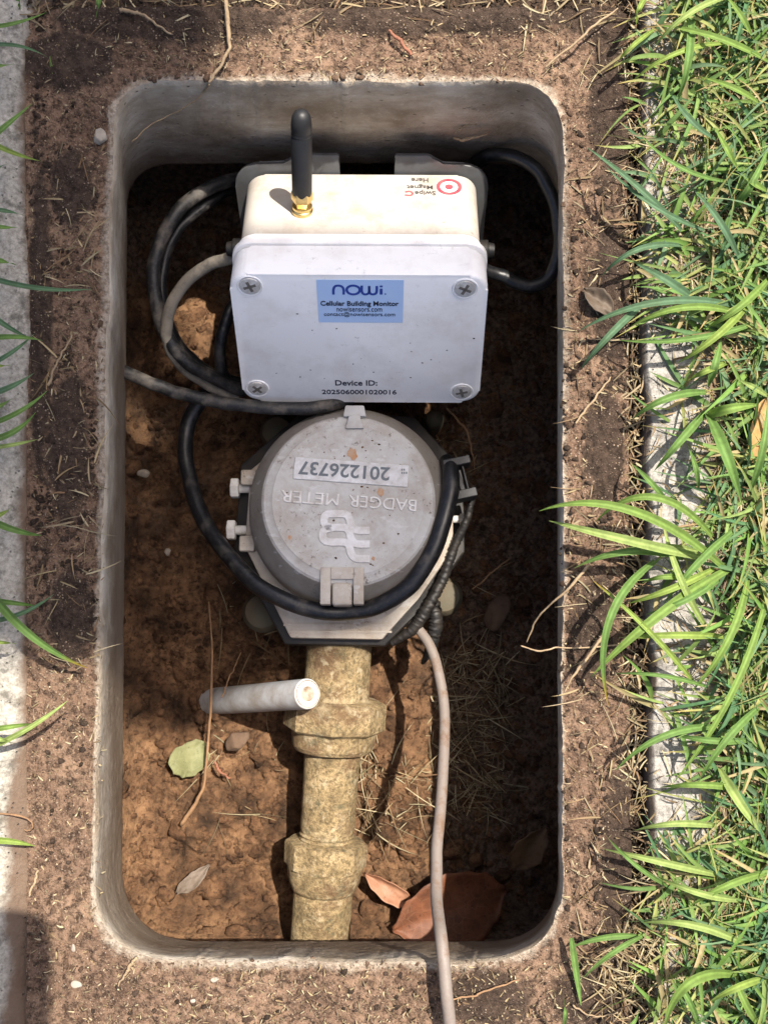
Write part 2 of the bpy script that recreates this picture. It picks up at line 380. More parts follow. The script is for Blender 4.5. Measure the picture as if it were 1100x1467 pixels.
M['black'] = m_plain('black_plastic', (0.006, 0.006, 0.0065), 0.55, 0, (0.03, 0.022, 0.015), 0.6, 120, 0.3)
M['clip'] = m_plain('dusty_black_clip', (0.014, 0.015, 0.017), 0.55, 0, (0.05, 0.046, 0.042), 0.6, 120, 0.2)
M['bark'] = m_plain('bark', (0.10, 0.07, 0.045), 0.9, 0, (0.05, 0.035, 0.025), 0.7, 30, 0.6, 60)

# ------------------------------------------------------------------ the pit: outlines
NA, NLONG, NSHORT = 26, 260, 150
def outline(corners, radii, z):
    """corners TL,TR,BR,BL in px, rounded; returns list of world points, same count every time"""
    pts = []; k = 4
    for i in range(4):
        p = Vector(corners[i]); a = Vector(corners[i - 1]); b = Vector(corners[(i + 1) % 4]); r = radii[i]
        p1 = p + (a - p).normalized() * r; p2 = p + (b - p).normalized() * r
        for j in range(NA):
            t = j / (NA - 1); q = p1 * (1 - t) ** 2 + p * 2 * t * (1 - t) * 1.0 + p2 * t * t
            pts.append(q)
        nb = Vector(corners[(i + 1) % 4]); q2 = nb + (p - nb).normalized() * radii[(i + 1) % 4]
        cnt = NSHORT if i % 2 == 0 else NLONG
        for j in range(1, cnt): pts.append(p2 + (q2 - p2) * (j / cnt))
    return [P(q.x, q.y, z) for q in pts]
inner = outline([(164, 115), (807, 117), (804, 1379), (131, 1376)], [75, 80, 120, 130], 0)
lower = outline([(180, 232), (800, 232), (803, 1352), (171, 1352)], [70, 70, 110, 120], -0.095)
outer = outline([(38, 14), (897, 14), (903, 1640), (40, 1640)], [30, 30, 30, 30], 0)
NP = len(inner)
IN = np.array([tuple(p) for p in inner]); LO = np.array([tuple(p) for p in lower]); OU = np.array([tuple(p) for p in outer])

_u = np.arange(NP) / NP
_t = np.roll(IN, -1, 0) - np.roll(IN, 1, 0); _nn = np.stack([_t[:, 1], -_t[:, 0], 0 * _t[:, 0]], 1); _nn /= np.linalg.norm(_nn, axis=1)[:, None]
IN = IN + _nn * ((fbm(_u, _u * 0, 60, 4, 81, 0.6) * 0.0030 + np.clip(fbm(_u, _u * 0, 170, 2, 83) - 0.22, 0, 1) * 0.006)[:, None])
def proj(v):
    d = v - np.array([0, 0, CAM_H]); y = _c * d[:, 1] + _s * d[:, 2]; z = -(-_s * d[:, 1] + _c * d[:, 2])
    return 550 + FPX * d[:, 0] / z, 733.5 - FPX * y / z
def rim_h(x, y):
    return fbm(x, y, 30, 3, 3) * 0.0035 + fbm(x, y, 150, 5, 9, 0.65) * 0.0042

# ---- meter box: rim and inner wall
box = empty('meter_box', (0, 0, -0.095)); tag(box, 'concrete underground meter box set flush in brown soil with rounded opening', 'meter box')
off = np.array([0, 0, -0.095])
ROWS = 130; rows = []; tt = (np.arange(ROWS) / (ROWS - 1)) ** 1.35
for t in tt:
    q = IN * (1 - t) + OU * t; rows.append(q)
V = np.concatenate(rows)
tcol = np.repeat(tt, NP)
dist = np.linalg.norm(V - np.tile(IN, (ROWS, 1)), axis=1)
V[:, 2] = rim_h(V[:, 0], V[:, 1]) * sstep(0, 0.006, dist) + 0.0006 * vnoise(V[:, 0] * 300, V[:, 1] * 300, 2)
pxx, pyy = proj(V)
def blob(x, y, cx, cy, rx, ry): return np.clip(1.25 - np.sqrt(((x - cx) / rx) ** 2 + ((y - cy) / ry) ** 2), 0, 1)
dirt = np.zeros(len(V))
for b in ((105, 270, 45, 75), (100, 90, 90, 60), (100, 640, 42, 150), (105, 880, 45, 90), (875, 150, 45, 170), (880, 420, 50, 150), (865, 640, 40, 120),
          (850, 900, 45, 110), (890, 1250, 45, 200), (860, 1430, 90, 60), (620, 30, 300, 34), (240, 30, 240, 46), (60, 450, 22, 300), (700, 1430, 80, 60), (880, 20, 120, 70)):
    dirt = np.maximum(dirt, blob(pxx, pyy, *b))
hgt = np.clip(dirt - 0.25, 0, 1) * (0.002 + 0.006 * np.clip(fbm(V[:, 0], V[:, 1], 110, 4, 21, 0.6) + 0.35, 0, 1))
V[:, 2] += hgt * sstep(0.004, 0.012, dist)
edge = np.clip(1 - dist / 0.0085, 0, 1) * np.where((pxx < 170), 1.0, np.where(pxx > 800, 0.75, 0.85)) + 0.12
ii = np.arange(NP); jj = (ii + 1) % NP
F = np.concatenate([np.stack([r * NP + ii, r * NP + jj, (r + 1) * NP + jj, (r + 1) * NP + ii], 1) for r in range(ROWS - 1)])[:, ::-1]
rim = mesh_obj('rim', V - off, F, M['rim'], box); vattr(rim, 'edge', edge); vattr(rim, 'dirt', dirt)
rimz0 = V[:NP, 2].copy()
# wall: rounded lip, then down to the lower edge, then out under the slab
WR = 56; rows = []; dep = []
cen = IN.mean(0)
nrm2 = np.roll(IN, -1, 0) - np.roll(IN, 1, 0); nrm2 = np.stack([nrm2[:, 1], -nrm2[:, 0], 0 * nrm2[:, 0]], 1); nrm2 /= np.linalg.norm(nrm2, axis=1)[:, None]
sgn = np.sign(((cen - IN) * nrm2).sum(1)).mean(); nrm2 *= sgn      # towards the opening
lip = 0.0042
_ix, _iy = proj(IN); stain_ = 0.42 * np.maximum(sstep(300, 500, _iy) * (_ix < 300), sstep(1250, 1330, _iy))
for i in range(WR):
    s = i / (WR - 9)
    if i < WR - 8:
        q = IN * (1 - s) + LO * s; q[:, 2] = rimz0 * max(0, 1 - s * 8) - 0.095 * s
        a = min(s * 0.095 / lip, 1); q = q - nrm2 * 0 + nrm2 * (lip * 0.32 * math.sin(a * math.pi / 2))
    else:
        k = (i - (WR - 9)) / 8; q = LO - nrm2 * 0.03 * k; q[:, 2] = -0.095 - 0.004 * math.sin(k * 3)
    u = np.linspace(0, 1, NP)
    dsp = (vnoise(u * 900, np.full(NP, i * 1.3), 5) - 0.5) * 0.0004 + (vnoise(u * 150, np.full(NP, i * 0.35), 6) - 0.5) * 0.0005
    if i > 0: q = q + nrm2 * dsp[:, None]
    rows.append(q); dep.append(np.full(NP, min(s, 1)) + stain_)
# ragged lower edge on the far wall
V = np.concatenate(rows); F = np.concatenate([np.stack([r * NP + ii, (r + 1) * NP + ii, (r + 1) * NP + jj, r * NP + jj], 1) for r in range(WR - 1)])
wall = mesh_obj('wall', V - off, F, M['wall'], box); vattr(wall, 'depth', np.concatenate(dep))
per = np.concatenate([[0], np.cumsum(np.linalg.norm(np.diff(IN, axis=0), axis=1))])
uvv = np.stack([np.tile(per, WR), np.repeat(np.arange(WR) / WR * 0.1, NP)], 1)
uvl = wall.data.uv_layers.new(name='UVMap'); uvl.data.foreach_set('uv', uvv[F.ravel()].astype(np.float32).ravel())

# ---- pit floor
LOx0, LOx1 = LO[:, 0].min(), LO[:, 0].max(); LOy0, LOy1 = LO[:, 1].min(), LO[:, 1].max()
gx = np.arange(LOx0 - 0.075, LOx1 + 0.075, 0.0009); gy = np.arange(LOy0 - 0.085, LOy1 + 0.06, 0.0009)
GX, GY = np.meshgrid(gx, gy)
def floor_z(x, y):
    z = -0.181 + fbm(x, y, 14, 3, 31) * 0.016 + fbm(x, y, 60, 3, 41) * 0.010
    n = fbm(x, y, 130, 4, 51, 0.62); z = z + n * 0.0085 + np.abs(fbm(x, y, 75, 3, 71)) * -0.012
    p0 = P(575, 1080, -0.17); z = z + 0.016 * np.exp(-(((x - p0.x) / 0.022) ** 2 + ((y - p0.y) / 0.07) ** 2))
    p1 = P(720, 1120, -0.18); z = z - 0.022 * np.exp(-(((x - p1.x) / 0.040) ** 2 + ((y - p1.y) / 0.14) ** 2))
    p2 = P(262, 500, -0.17); z = z + 0.016 * np.exp(-((np.abs(x - p2.x) / 0.022) ** 4 + (np.abs(y - p2.y) / 0.018) ** 4))
    p3 = P(312, 1006, -0.178); z = z + 0.010 * np.exp(-(((x - p3.x) / 0.016) ** 2 + ((y - p3.y) / 0.014) ** 2))
    z = z + np.clip(fbm(x, y, 34, 4, 91, 0.55), 0, 1) * 0.016
    o = np.maximum(np.maximum(LOx0 - x, x - LOx1), np.maximum(LOy0 - y, y - LOy1))
    z = z + sstep(0.004, 0.05, o) * 0.12
    return np.minimum(z, -0.03)
GZ = floor_z(GX, GY)
ny, nx = GX.shape
idx = np.arange(nx * ny).reshape(ny, nx)
F = np.stack([idx[:-1, :-1].ravel(), idx[:-1, 1:].ravel(), idx[1:, 1:].ravel(), idx[1:, :-1].ravel()], 1)
_fx, _fy = proj(np.stack([GX.ravel(), GY.ravel(), GZ.ravel()], 1))
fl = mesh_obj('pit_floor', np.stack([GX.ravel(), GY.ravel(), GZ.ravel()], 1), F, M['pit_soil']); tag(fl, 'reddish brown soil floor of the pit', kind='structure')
shade_amt = np.maximum.reduce([sstep(560, 690, _fx) * 0.95, (1 - sstep(330, 640, _fy)) * 0.8, (1 - sstep(700, 1120, _fy)) * 0.42])  # pit's shade at right and back painted into the soil colour
shade_amt = shade_amt * (1 - 0.95 * np.clip(1.4 - np.sqrt(((_fx - 235) / 75) ** 2 + ((_fy - 480) / 75) ** 2), 0, 1))  # painted shade left off around the sunlit patch
vattr(fl, 'pit_shade', shade_amt)
def fz(x, y): return float(floor_z(np.array([x]), np.array([y]))[0])

# ---- ground sheet with the hole, kerb, pavement
oc = [P(60, 40, -0.012), P(880, 40, -0.012), P(880, 1600, -0.012), P(60, 1600, -0.012)]
BIG = 40.0
bc = [(-BIG, BIG, -0.012), (BIG, BIG, -0.012), (BIG, -BIG, -0.012), (-BIG, -BIG, -0.012)]
gr = mesh_obj('ground', [tuple(p) for p in oc] + bc, [(0, 4, 5, 1), (1, 5, 6, 2), (2, 6, 7, 3), (3, 7, 4, 0)], M['ground'], smooth=False); tag(gr, 'dark brown soil around the meter box', kind='structure')

def strip(name, fx0, fx1, fz_, y0, y1, nxs, nys, mat, dirtf, label):
    ys = np.linspace(y0, y1, nys); tt_ = np.linspace(0, 1, nxs)
    T, Y = np.meshgrid(tt_, ys); X0 = fx0(Y); X1 = fx1(Y); X = X0 + (X1 - X0) * T
    Z = fz_(T, X, Y); idx = np.arange(nxs * nys).reshape(nys, nxs)
    F = np.stack([idx[:-1, :-1].ravel(), idx[:-1, 1:].ravel(), idx[1:, 1:].ravel(), idx[1:, :-1].ravel()], 1)
    o = mesh_obj(name, np.stack([X.ravel(), Y.ravel(), Z.ravel()], 1), F, mat); vattr(o, 'dirt', dirtf(T, X, Y).ravel())
    tag(o, label, kind='structure'); return o
xl = lambda px: P(px, 733, 0).x
yt = P(550, -60, 0).y; yb = P(550, 1560, 0).y
strip('kerb', lambda Y: xl(916) + 0.0025 * (fbm(Y, Y * 0, 40, 3, 4)) * 2 + 0 * Y, lambda Y: xl(1048) + 0 * Y,
      lambda T, X, Y: 0.007 * sstep(0, 0.10, T) * 1.0 - 0.014 * (1 - sstep(0, 0.05, T)) - 0.012 * sstep(0.85, 1, T) + fbm(X, Y, 60, 4, 14, 0.6) * 0.0035,
      yb, yt, 150, 900, M['kerb'], lambda T, X, Y: 0.15 + 0.8 * (1 - sstep(0, 0.16, T)) + 0.9 * sstep(0.5, 0.95, T), 'rough pale concrete kerb under the grass edge')
def pave_edge(Y):
    _, py = proj(np.stack([0 * Y.ravel(), Y.ravel(), 0 * Y.ravel()], 1)); py = py.reshape(Y.shape)
    e = np.interp(py, [-100, 0, 120, 300, 480, 600, 800, 1000, 1150, 1300, 1500], [56, 58, 48, 54, 70, 60, 58, 64, 50, 50, 50])
    return (e - 550) / FPX * CAM_H + fbm(Y, Y * 0, 50, 3, 8) * 0.003
strip('pavement', lambda Y: xl(-900) + 0 * Y, pave_edge,
      lambda T, X, Y: 0.0045 - 0.009 * sstep(0.95, 1.0, T) + fbm(X, Y, 70, 4, 18, 0.6) * 0.003,
      yb, yt, 420, 700, M['pave'], lambda T, X, Y: 0.08 + 0.85 * sstep(0.945, 0.995, T), 'pale grey concrete pavement at the left edge')
strip('lawn_soil', lambda Y: xl(1030) + 0 * Y, lambda Y: xl(2300) + 0 * Y,
      lambda T, X, Y: 0.002 + fbm(X, Y, 50, 4, 28, 0.6) * 0.010, yb, yt, 300, 400, M['ground'], lambda T, X, Y: 0 * T, 'dark soil beneath the lawn')

# ------------------------------------------------------------------ scatter builders (stuff)
def ico(sub):
    bm = bmesh.new(); bmesh.ops.create_icosphere(bm, subdivisions=sub, radius=1)
    v = np.array([tuple(x.co) for x in bm.verts]); f = np.array([[x.index for x in q.verts] for q in bm.faces]); bm.free(); return v, f
rng = np.random.default_rng(7)
def clods(name, pos, sizes, sub, mat, label, flat=0.75):
    v0, f0 = ico(sub); n = len(pos); nv = len(v0)
    jit = 1 + (rng.random((n, nv)) - 0.5) * (0.9 if sub == 1 else 0.5)
    sc = sizes[:, None] * (0.7 + 0.6 * rng.random((n, 3))); sc[:, 2] *= flat
    ang = rng.random(n) * 6.283; ca, sa = np.cos(ang), np.sin(ang)
    q = v0[None] * jit[:, :, None] * sc[:, None, :]
    x = q[:, :, 0] * ca[:, None] - q[:, :, 1] * sa[:, None]; y = q[:, :, 0] * sa[:, None] + q[:, :, 1] * ca[:, None]
    V = np.stack([x, y, q[:, :, 2]], 2) + (pos - np.stack([0 * sizes, 0 * sizes, sizes * 0.25], 1))[:, None, :]
    F = (f0[None] + (np.arange(n) * nv)[:, None, None]).reshape(-1, 3)
    o = mesh_obj(name, V.reshape(-1, 3), F, mat, smooth=(sub > 1)); tag(o, label, kind='stuff'); return o
def rand_px(n, x0, y0, x1, y1, z):
    px = rng.uniform(x0, x1, n); py = rng.uniform(y0, y1, n)
    u = (px - 550) / FPX; v = (733.5 - py) / FPX; dz = v * _s - _c; t = (z - CAM_H) / dz
    return np.stack([u * t, (v * _c + _s) * t, np.full(n, z)], 1)
# pit floor clods
p = rand_px(15000, 150, 200, 810, 1380, -0.178); p[:, 2] = floor_z(p[:, 0], p[:, 1]); s = 0.0005 + 0.0027 * rng.random(15000) ** 3.4
clods('soil_crumbs', p, s, 1, M['clod'], 'small soil crumbs over the pit floor')
p = rand_px(1000, 160, 220, 800, 1370, -0.178); p[:, 2] = floor_z(p[:, 0], p[:, 1]); s = 0.0016 + 0.0060 * rng.random(1000) ** 3.5
clods('soil_lumps', p, s, 2, M['clod'], 'larger soil lumps over the pit floor')
# dark loose soil on the rim
pp = []; ss = []
for (cx, cy, rx, ry, n) in ((105, 270, 36, 65, 420), (100, 640, 36, 140, 700), (105, 880, 38, 80, 350), (875, 150, 36, 150, 700), (882, 420, 34, 150, 700), (865, 640, 34, 110, 400),
                            (850, 900, 40, 100, 450), (885, 1250, 36, 190, 800), (860, 1430, 70, 40, 350), (620, 18, 320, 34, 1500), (180, 15, 200, 34, 700), (907, 700, 13, 860, 5200), (60, 450, 14, 450, 500), (830, 800, 30, 640, 300), (90, 700, 40, 600, 300), (480, 1430, 420, 40, 160)):
    r = np.sqrt(rng.random(n)); a = rng.random(n) * 6.283
    q = rand_px(n, 0, 0, 1, 1, 0); px = cx + rx * r * np.cos(a); py = cy + ry * r * np.sin(a)
    u = (px - 550) / FPX; v = (733.5 - py) / FPX; t = -CAM_H / (v * _s - _c)
    pp.append(np.stack([u * t, (v * _c + _s) * t, np.where(px > 895, -0.004 + 0.004 * rng.random(len(px)), rim_h(u * t, (v * _c + _s) * t) + 0.0012)], 1)); ss.append(0.00025 + 0.0016 * rng.random(n) ** 4)
clods('loose_soil', np.concatenate(pp), np.concatenate(ss), 1, M['dark_clod'], 'dark loose soil lying on the concrete rim')
# pale grit on the rim
def on_rim(px, py): return ~((px > 156 - 29 * (py - 115) / 1260) & (px < 806) & (py > 116) & (py < 1378))
px = rng.uniform(45, 905, 26000); py = rng.uniform(0, 1467, 26000); k = on_rim(px, py); px, py = px[k], py[k]
u = (px - 550) / FPX; v = (733.5 - py) / FPX; t = -CAM_H / (v * _s - _c); x = u * t; y = (v * _c + _s) * t
M['grit'] = m_soil('pale_grit', (0.13, 0.08, 0.05), (0.22, 0.15, 0.10), (0.36, 0.28, 0.21), 3.0)
M['crumb'] = m_soil('rim_crumb', (0.06, 0.037, 0.025), (0.15, 0.093, 0.062), (0.25, 0.165, 0.11), 2.0)
_k = rng.random(len(x)) < 0.55
clods('rim_crumbs', np.stack([x[_k], y[_k], rim_h(x[_k], y[_k]) + 0.0002], 1), 0.0004 + 0.0016 * rng.random(_k.sum()) ** 4, 1, M['crumb'], 'brown soil crumbs scattered on the concrete rim', 0.7)
x = x[~_k]; y = y[~_k]
clods('grit', np.stack([x, y, rim_h(x, y) + 0.0003], 1), 0.0002 + 0.0008 * rng.random(len(x)) ** 4, 1, M['grit'], 'pale grit grains scattered on the concrete rim', 0.6)

# ---- ribbons: grass and straw
def ribbons(bases, dirs, lengths, widths, lift, droop, cols, nseg=7, fold=0.25, rs=1, tipcol=None):
    """many bent, folded, tapered blades in one go -> verts, faces, colours"""
    n = len(bases); t = np.linspace(0, 1, nseg + 1)
    d = dirs / np.linalg.norm(dirs, axis=1)[:, None]; side = np.stack([-d[:, 1], d[:, 0], 0 * d[:, 0]], 1)
    bend = rng.normal(0, 0.16, n)
    s = t[None] * lengths[:, None]
    c = bases[:, None] + d[:, None] * s[:, :, None] * 1.0 + side[:, None] * (bend[:, None] * t[None] ** 2 * lengths[:, None])[:, :, None]
    c[:, :, 2] += lift[:, None] * lengths[:, None] * t[None] - droop[:, None] * lengths[:, None] * t[None] ** 2.2
    wprof = np.minimum(1, 0.55 + 2.2 * t) * (1 - t ** 2.6 * 0.97)
    tw = rng.normal(0, 0.45, n)
    w = widths[:, None] * wprof[None] / 2
    up = np.stack([np.zeros(n), np.zeros(n), np.ones(n)], 1)
    sv = side * np.cos(tw)[:, None] + up * np.sin(tw)[:, None]
    L = c + sv[:, None] * w[:, :, None]; Rr = c - sv[:, None] * w[:, :, None]; C = c.copy(); C[:, :, 2] -= fold * w
    V = np.stack([L, C, Rr], 2).reshape(-1, 3); m = nseg + 1
    b = (np.arange(n) * m * 3)[:, None, None]; i = (np.arange(nseg) * 3)[None, :, None]
    q = np.concatenate([np.stack([b + i + 0, b + i + 1, b + i + 4, b + i + 3], -1), np.stack([b + i + 1, b + i + 2, b + i + 5, b + i + 4], -1)], 2).reshape(-1, 4)
    cc = np.repeat(cols[:, None], m, 1)
    if tipcol is not None:
        k = (sstep(0.72, 1.0, t)[None, :, None] * tipcol[0][:, None, None]); cc = cc * (1 - k) + np.array(tipcol[1])[None, None] * k
        k0 = (1 - sstep(0.0, 0.3, t))[None, :, None] * 0.4; cc = cc * (1 - k0) + np.array([0.30, 0.33, 0.10])[None, None] * k0
    return V, q, (cc[:, :, None] * np.array([0.92, 1.10, 0.95])[None, None, :, None]).reshape(-1, 3)
GREENS = 0.85 * np.array([[0.13, 0.23, 0.065], [0.175, 0.27, 0.075], [0.10, 0.19, 0.08], [0.12, 0.20, 0.105], [0.21, 0.29, 0.09], [0.08, 0.175, 0.08], [0.15, 0.27, 0.06], [0.27, 0.29, 0.10], [0.36, 0.29, 0.15]])
def lawn(name, tufts, bl, label, lo=0.012, hi=0.055, wlo=0.0008, whi=0.0028):
    bs = []; ds = []
    for (cx, cy, cz), nb in zip(tufts, bl):
        for _ in range(nb):
            a = rng.random() * 6.283; bs.append((cx + rng.normal(0, .0025), cy + rng.normal(0, .0025), cz)); ds.append((math.cos(a), math.sin(a), 0))
    bs = np.array(bs); ds = np.array(ds); n = len(bs)
    ln = rng.uniform(lo, hi, n); wd = rng.uniform(wlo, whi, n); lf = rng.uniform(0.25, 1.3, n); dr = lf * rng.uniform(0.4, 1.0, n)
    ln = ln / np.sqrt(1 + 0.5 * lf ** 2)
    cl = GREENS[rng.integers(0, len(GREENS), n)] * rng.uniform(0.75, 1.2, (n, 1))
    V, F, C = ribbons(bs, ds, ln, wd, lf, dr, cl, 7, 0.5, tipcol=((rng.random(n) < 0.5) * 0.9, (0.40, 0.28, 0.10)))
    o = mesh_obj(name, V, F, M['grass']); vcol(o, 'Col', C); tag(o, label, kind='stuff'); return o
nt = 900
tp = rand_px(nt, 1000, -60, 1330, 1530, 0.003)
dens = rng.random(nt)
tu2 = np.concatenate([rand_px(30, 940, -10, 1000, 1480, 0.006), rand_px(46, 925, -20, 1005, 470, 0.006), rand_px(22, 930, 1230, 1005, 1480, 0.006)])
# gap in the turf where the kerb shows
_tx, _ty = proj(tp); keep = ~((_tx < 1040) & (_ty > 500) & (_ty < 1230)); tp = tp[keep]
lawn('grass', [tuple(q) for q in tp], rng.integers(6, 13, len(tp)), 'green lawn grass growing along the right side')
lawn('grass', [tuple(q) for q in tu2], rng.integers(2, 5, len(tu2)), 'thin short grass rooted along the kerb joint', 0.012, 0.045, 0.0010, 0.003)

STR = 0.62 * np.array([[0.42, 0.32, 0.18], [0.30, 0.20, 0.11], [0.52, 0.43, 0.27], [0.22, 0.13, 0.07], [0.36, 0.27, 0.17]])
def straw(name, regs, label, zf, lo=0.004, hi=0.02, wlo=0.0003, whi=0.0011, tone=1.0):
    bs = []
    for (x0, y0, x1, y1, n, z) in regs: bs.append(rand_px(n, x0, y0, x1, y1, z))
    bs = np.concatenate(bs); n = len(bs)
    if zf is not None: bs[:, 2] = zf(bs[:, 0], bs[:, 1]) + rng.uniform(0.0004, 0.004, n)
    else: bs[:, 2] += rng.uniform(0.0003, 0.003, n)
    a = rng.random(n) * 6.283; ds = np.stack([np.cos(a), np.sin(a), 0 * a], 1)
    ln = lo + (hi - lo) * rng.random(n) ** 1.8; wd = rng.uniform(wlo, whi, n)
    lf = rng.uniform(0, 0.3, n)
    cl = STR[rng.integers(0, len(STR), n)] * rng.uniform(0.5, 1.2, (n, 1)) * tone
    V, F, C = ribbons(bs, ds, ln, wd, lf, lf * 1.2, cl, 5, 0.4)
    V = V + (rng.random(V.shape) - 0.5) * 0.0001
    o = mesh_obj(name, V, F, M['straw']); vcol(o, 'Col', C); tag(o, label, kind='stuff'); return o
straw('straw_litter', [(822, 0, 930, 1467, 420, 0.0), (893, 0, 925, 1467, 700, 0.0), (1010, 0, 1130, 1467, 2200, 0.007), (925, 0, 1010, 480, 600, 0.008), (930, 480, 1010, 1240, 160, 0.008), (925, 1240, 1010, 1467, 300, 0.008), (0, -30, 940, 34, 420, 0.0), (60, 240, 140, 420, 45, 0.001), (60, 500, 140, 960, 90, 0.001), (850, 1330, 1000, 1467, 320, 0.004)],
      'dry straw litter among the soil and grass', None)
straw('straw_litter', [(640, 980, 800, 1320, 620, 0), (600, 560, 700, 660, 90, 0), (505, 1180, 600, 1340, 90, 0), (230, 880, 420, 980, 40, 0), (190, 560, 800, 1340, 110, 0)], 'dry straw litter on the pit floor', floor_z, 0.005, 0.038, 0.0003, 0.0010, 1.0)
straw('grass_clippings', [(45, 20, 150, 1467, 900, 0.0005), (150, 1380, 900, 1467, 800, 0.0005), (150, 30, 810, 114, 700, 0.0005), (806, 120, 900, 1400, 600, 0.0005)], 'tiny pale clippings sprinkled over the rim', None, 0.0008, 0.004, 0.0003, 0.0009)

# ------------------------------------------------------------------ sensor enclosure
AL = R(56.8); W = 0.1316; LH = 0.0939; DP = 0.0828
org = Vector((-0.0113 * 1.0, 0.1292 * 1.0, 0.0391)); c0 = Vector((0, 0, CAM_H)); org = c0 + (org - c0) * (W / 0.118)
enc = empty('sensor_box', (0, 0, 0)); enc.rotation_mode = 'QUATERNION'
Rm = Matrix.Rotation(-0.0054, 3, 'Z') @ Matrix.Rotation(AL, 3, 'X')
base = org + Rm @ Vector((0, -LH, -DP))
encM = Matrix.Translation(base) @ Rm.to_4x4(); enc.matrix_world = encM; encI = encM.inverted()
tag(enc, 'pale grey weatherproof sensor box with stub antenna mounted above the round meter', 'sensor box')
# local frame: x right, y up the label face, z out of the label; label plane z = DP, top plane y = LH
def taper(bm):
    for v in bm.verts:
        k = (v.co.y / LH - 0.5); v.co.x *= 1 - 0.030 * k * (1 if v.co.z > DP * 0.4 else 0.6)
LIDD = 0.0262
bm = bmesh.new(); prism(bm, rrect(-W / 2, 0, W / 2, LH, 0.010), DP - LIDD + 0.0045, DP, 0.0022, 3); taper(bm)
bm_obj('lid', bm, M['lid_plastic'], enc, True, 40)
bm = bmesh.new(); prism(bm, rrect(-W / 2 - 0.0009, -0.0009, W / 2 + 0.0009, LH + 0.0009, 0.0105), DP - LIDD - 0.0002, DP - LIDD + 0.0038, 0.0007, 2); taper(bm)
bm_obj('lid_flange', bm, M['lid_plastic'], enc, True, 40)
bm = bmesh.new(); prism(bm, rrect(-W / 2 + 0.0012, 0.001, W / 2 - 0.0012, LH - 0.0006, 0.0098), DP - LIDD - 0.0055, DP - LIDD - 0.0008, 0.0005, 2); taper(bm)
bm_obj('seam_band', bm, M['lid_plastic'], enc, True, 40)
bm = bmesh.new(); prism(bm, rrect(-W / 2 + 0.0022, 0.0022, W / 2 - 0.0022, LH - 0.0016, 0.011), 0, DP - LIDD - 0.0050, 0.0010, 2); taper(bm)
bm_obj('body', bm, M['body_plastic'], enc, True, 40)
lab_o = encM @ Vector((0, 0, DP)); lab_n = Rm @ Vector((0, 0, 1))
top_o = encM @ Vector((0, LH - 0.0016, 0)); top_n = Rm @ Vector((0, 1, 0))
def onlab(px, py): return encI @ hit(px, py, lab_o, lab_n)
def ontop(px, py): return encI @ hit(px, py, top_o, top_n)
# screws
for sx, sy, a in ((358, 409, 20), (666, 413, 65), (369, 556, 40), (661, 561, 15)):
    p = onlab(sx, sy)
    bm = bmesh.new(); lathe_bm(bm, [(0.0066, -0.001), (0.0066, 0.0002), (0.0062, 0.0006), (0.0058, 0.0002), (0.0057, -0.0008)], 32)
    ring = bm_obj('screw_recess', bm, M['lid_plastic'], enc, True, 30); ring.location = (p.x, p.y, DP)
    bm = bmesh.new(); lathe_bm(bm, [(0.0054, -0.0006), (0.0054, 0.0003), (0.0050, 0.0008), (0.003, 0.0011), (0.0001, 0.0012)], 32)
    sc = bm_obj('screw', bm, M['screw'], enc, True, 40); sc.location = (p.x, p.y, DP); sc.rotation_euler = (0, 0, R(a))
    bm = bmesh.new()
    for q in ((0.0033, 0.0008), (0.0008, 0.0033)): prism(bm, [(-q[0], -q[1]), (q[0], -q[1]), (q[0], q[1]), (-q[0], q[1])], 0.0007, 0.00128)
    bm_obj('slot', bm, M['slot'], sc)
# sticker with lettering
a = onlab(453, 399); b = onlab(577, 462)
bm = bmesh.new(); prism(bm, rrect(a.x, b.y, b.x, a.y - 0.0006, 0.0004, 3), DP + 0.00002, DP + 0.00018)
stk = bm_obj('sticker', bm, M['sticker'], enc)
def lab_text(name, s, x0, y0, x1, y1, mat, bold, par, z=DP + 0.0003):
    A = onlab(x0, y0); B = onlab(x1, y1)
    return text_obj(name, s, (A.x + B.x) / 2, (A.y + B.y) / 2, B.x - A.x, A.y - B.y, z, mat, par, bold)
lab_text('lettering', 'Cellular Building Monitor', 459, 430.5, 571, 440, M['ink'], 0.022, stk)
lab_text('lettering', 'nowisensors.com', 482, 439, 547.5, 446, M['ink'], 0.0, stk)
lab_text('lettering', 'contact@nowisensors.com', 464, 446.5, 566, 454, M['ink'], 0.0, stk)
bm = bmesh.new()
def lg(zx, zy):                                   # logo stroke points measured on the sticker
    q = onlab(430 + zx * 170 / 1100, 380 + zy * 200 / 1294); return (q.x, q.y)
zz = (DP + 0.00018, DP + 0.00032); sw = 0.0013
flat_stroke(bm, [lg(309, 268), lg(309, 220), lg(325, 192), lg(360, 186), lg(390, 198), lg(403, 225), lg(403, 268)], sw, *zz)
oc_ = lg(492, 226); flat_stroke(bm, [(oc_[0] + 0.0033 * math.cos(q), oc_[1] + 0.0029 * math.sin(q)) for q in np.linspace(0, 2 * math.pi, 17)], sw, *zz, n=60)
flat_stroke(bm, [lg(570, 186), lg(572, 240), lg(590, 264), lg(620, 264), lg(638, 245), lg(640, 190)], sw, *zz)
flat_stroke(bm, [lg(640, 190), lg(642, 245), lg(660, 264), lg(690, 264), lg(708, 245), lg(710, 190)], sw, *zz)
flat_stroke(bm, [lg(750, 215), lg(750, 268)], sw * 1.1, *zz, n=4); flat_stroke(bm, [lg(750, 186), lg(750, 200)], sw * 1.2, *zz, n=4)
flat_stroke(bm, [lg(782, 264), lg(796, 264)], 0.0007, *zz, n=4)
bm_obj('logo', bm, M['ink_blue'], stk)
lab_text('device_lettering', 'Device ID:', 480, 544.5, 540.5, 552.5, M['ink'], 0.02, enc, DP + 0.0001)
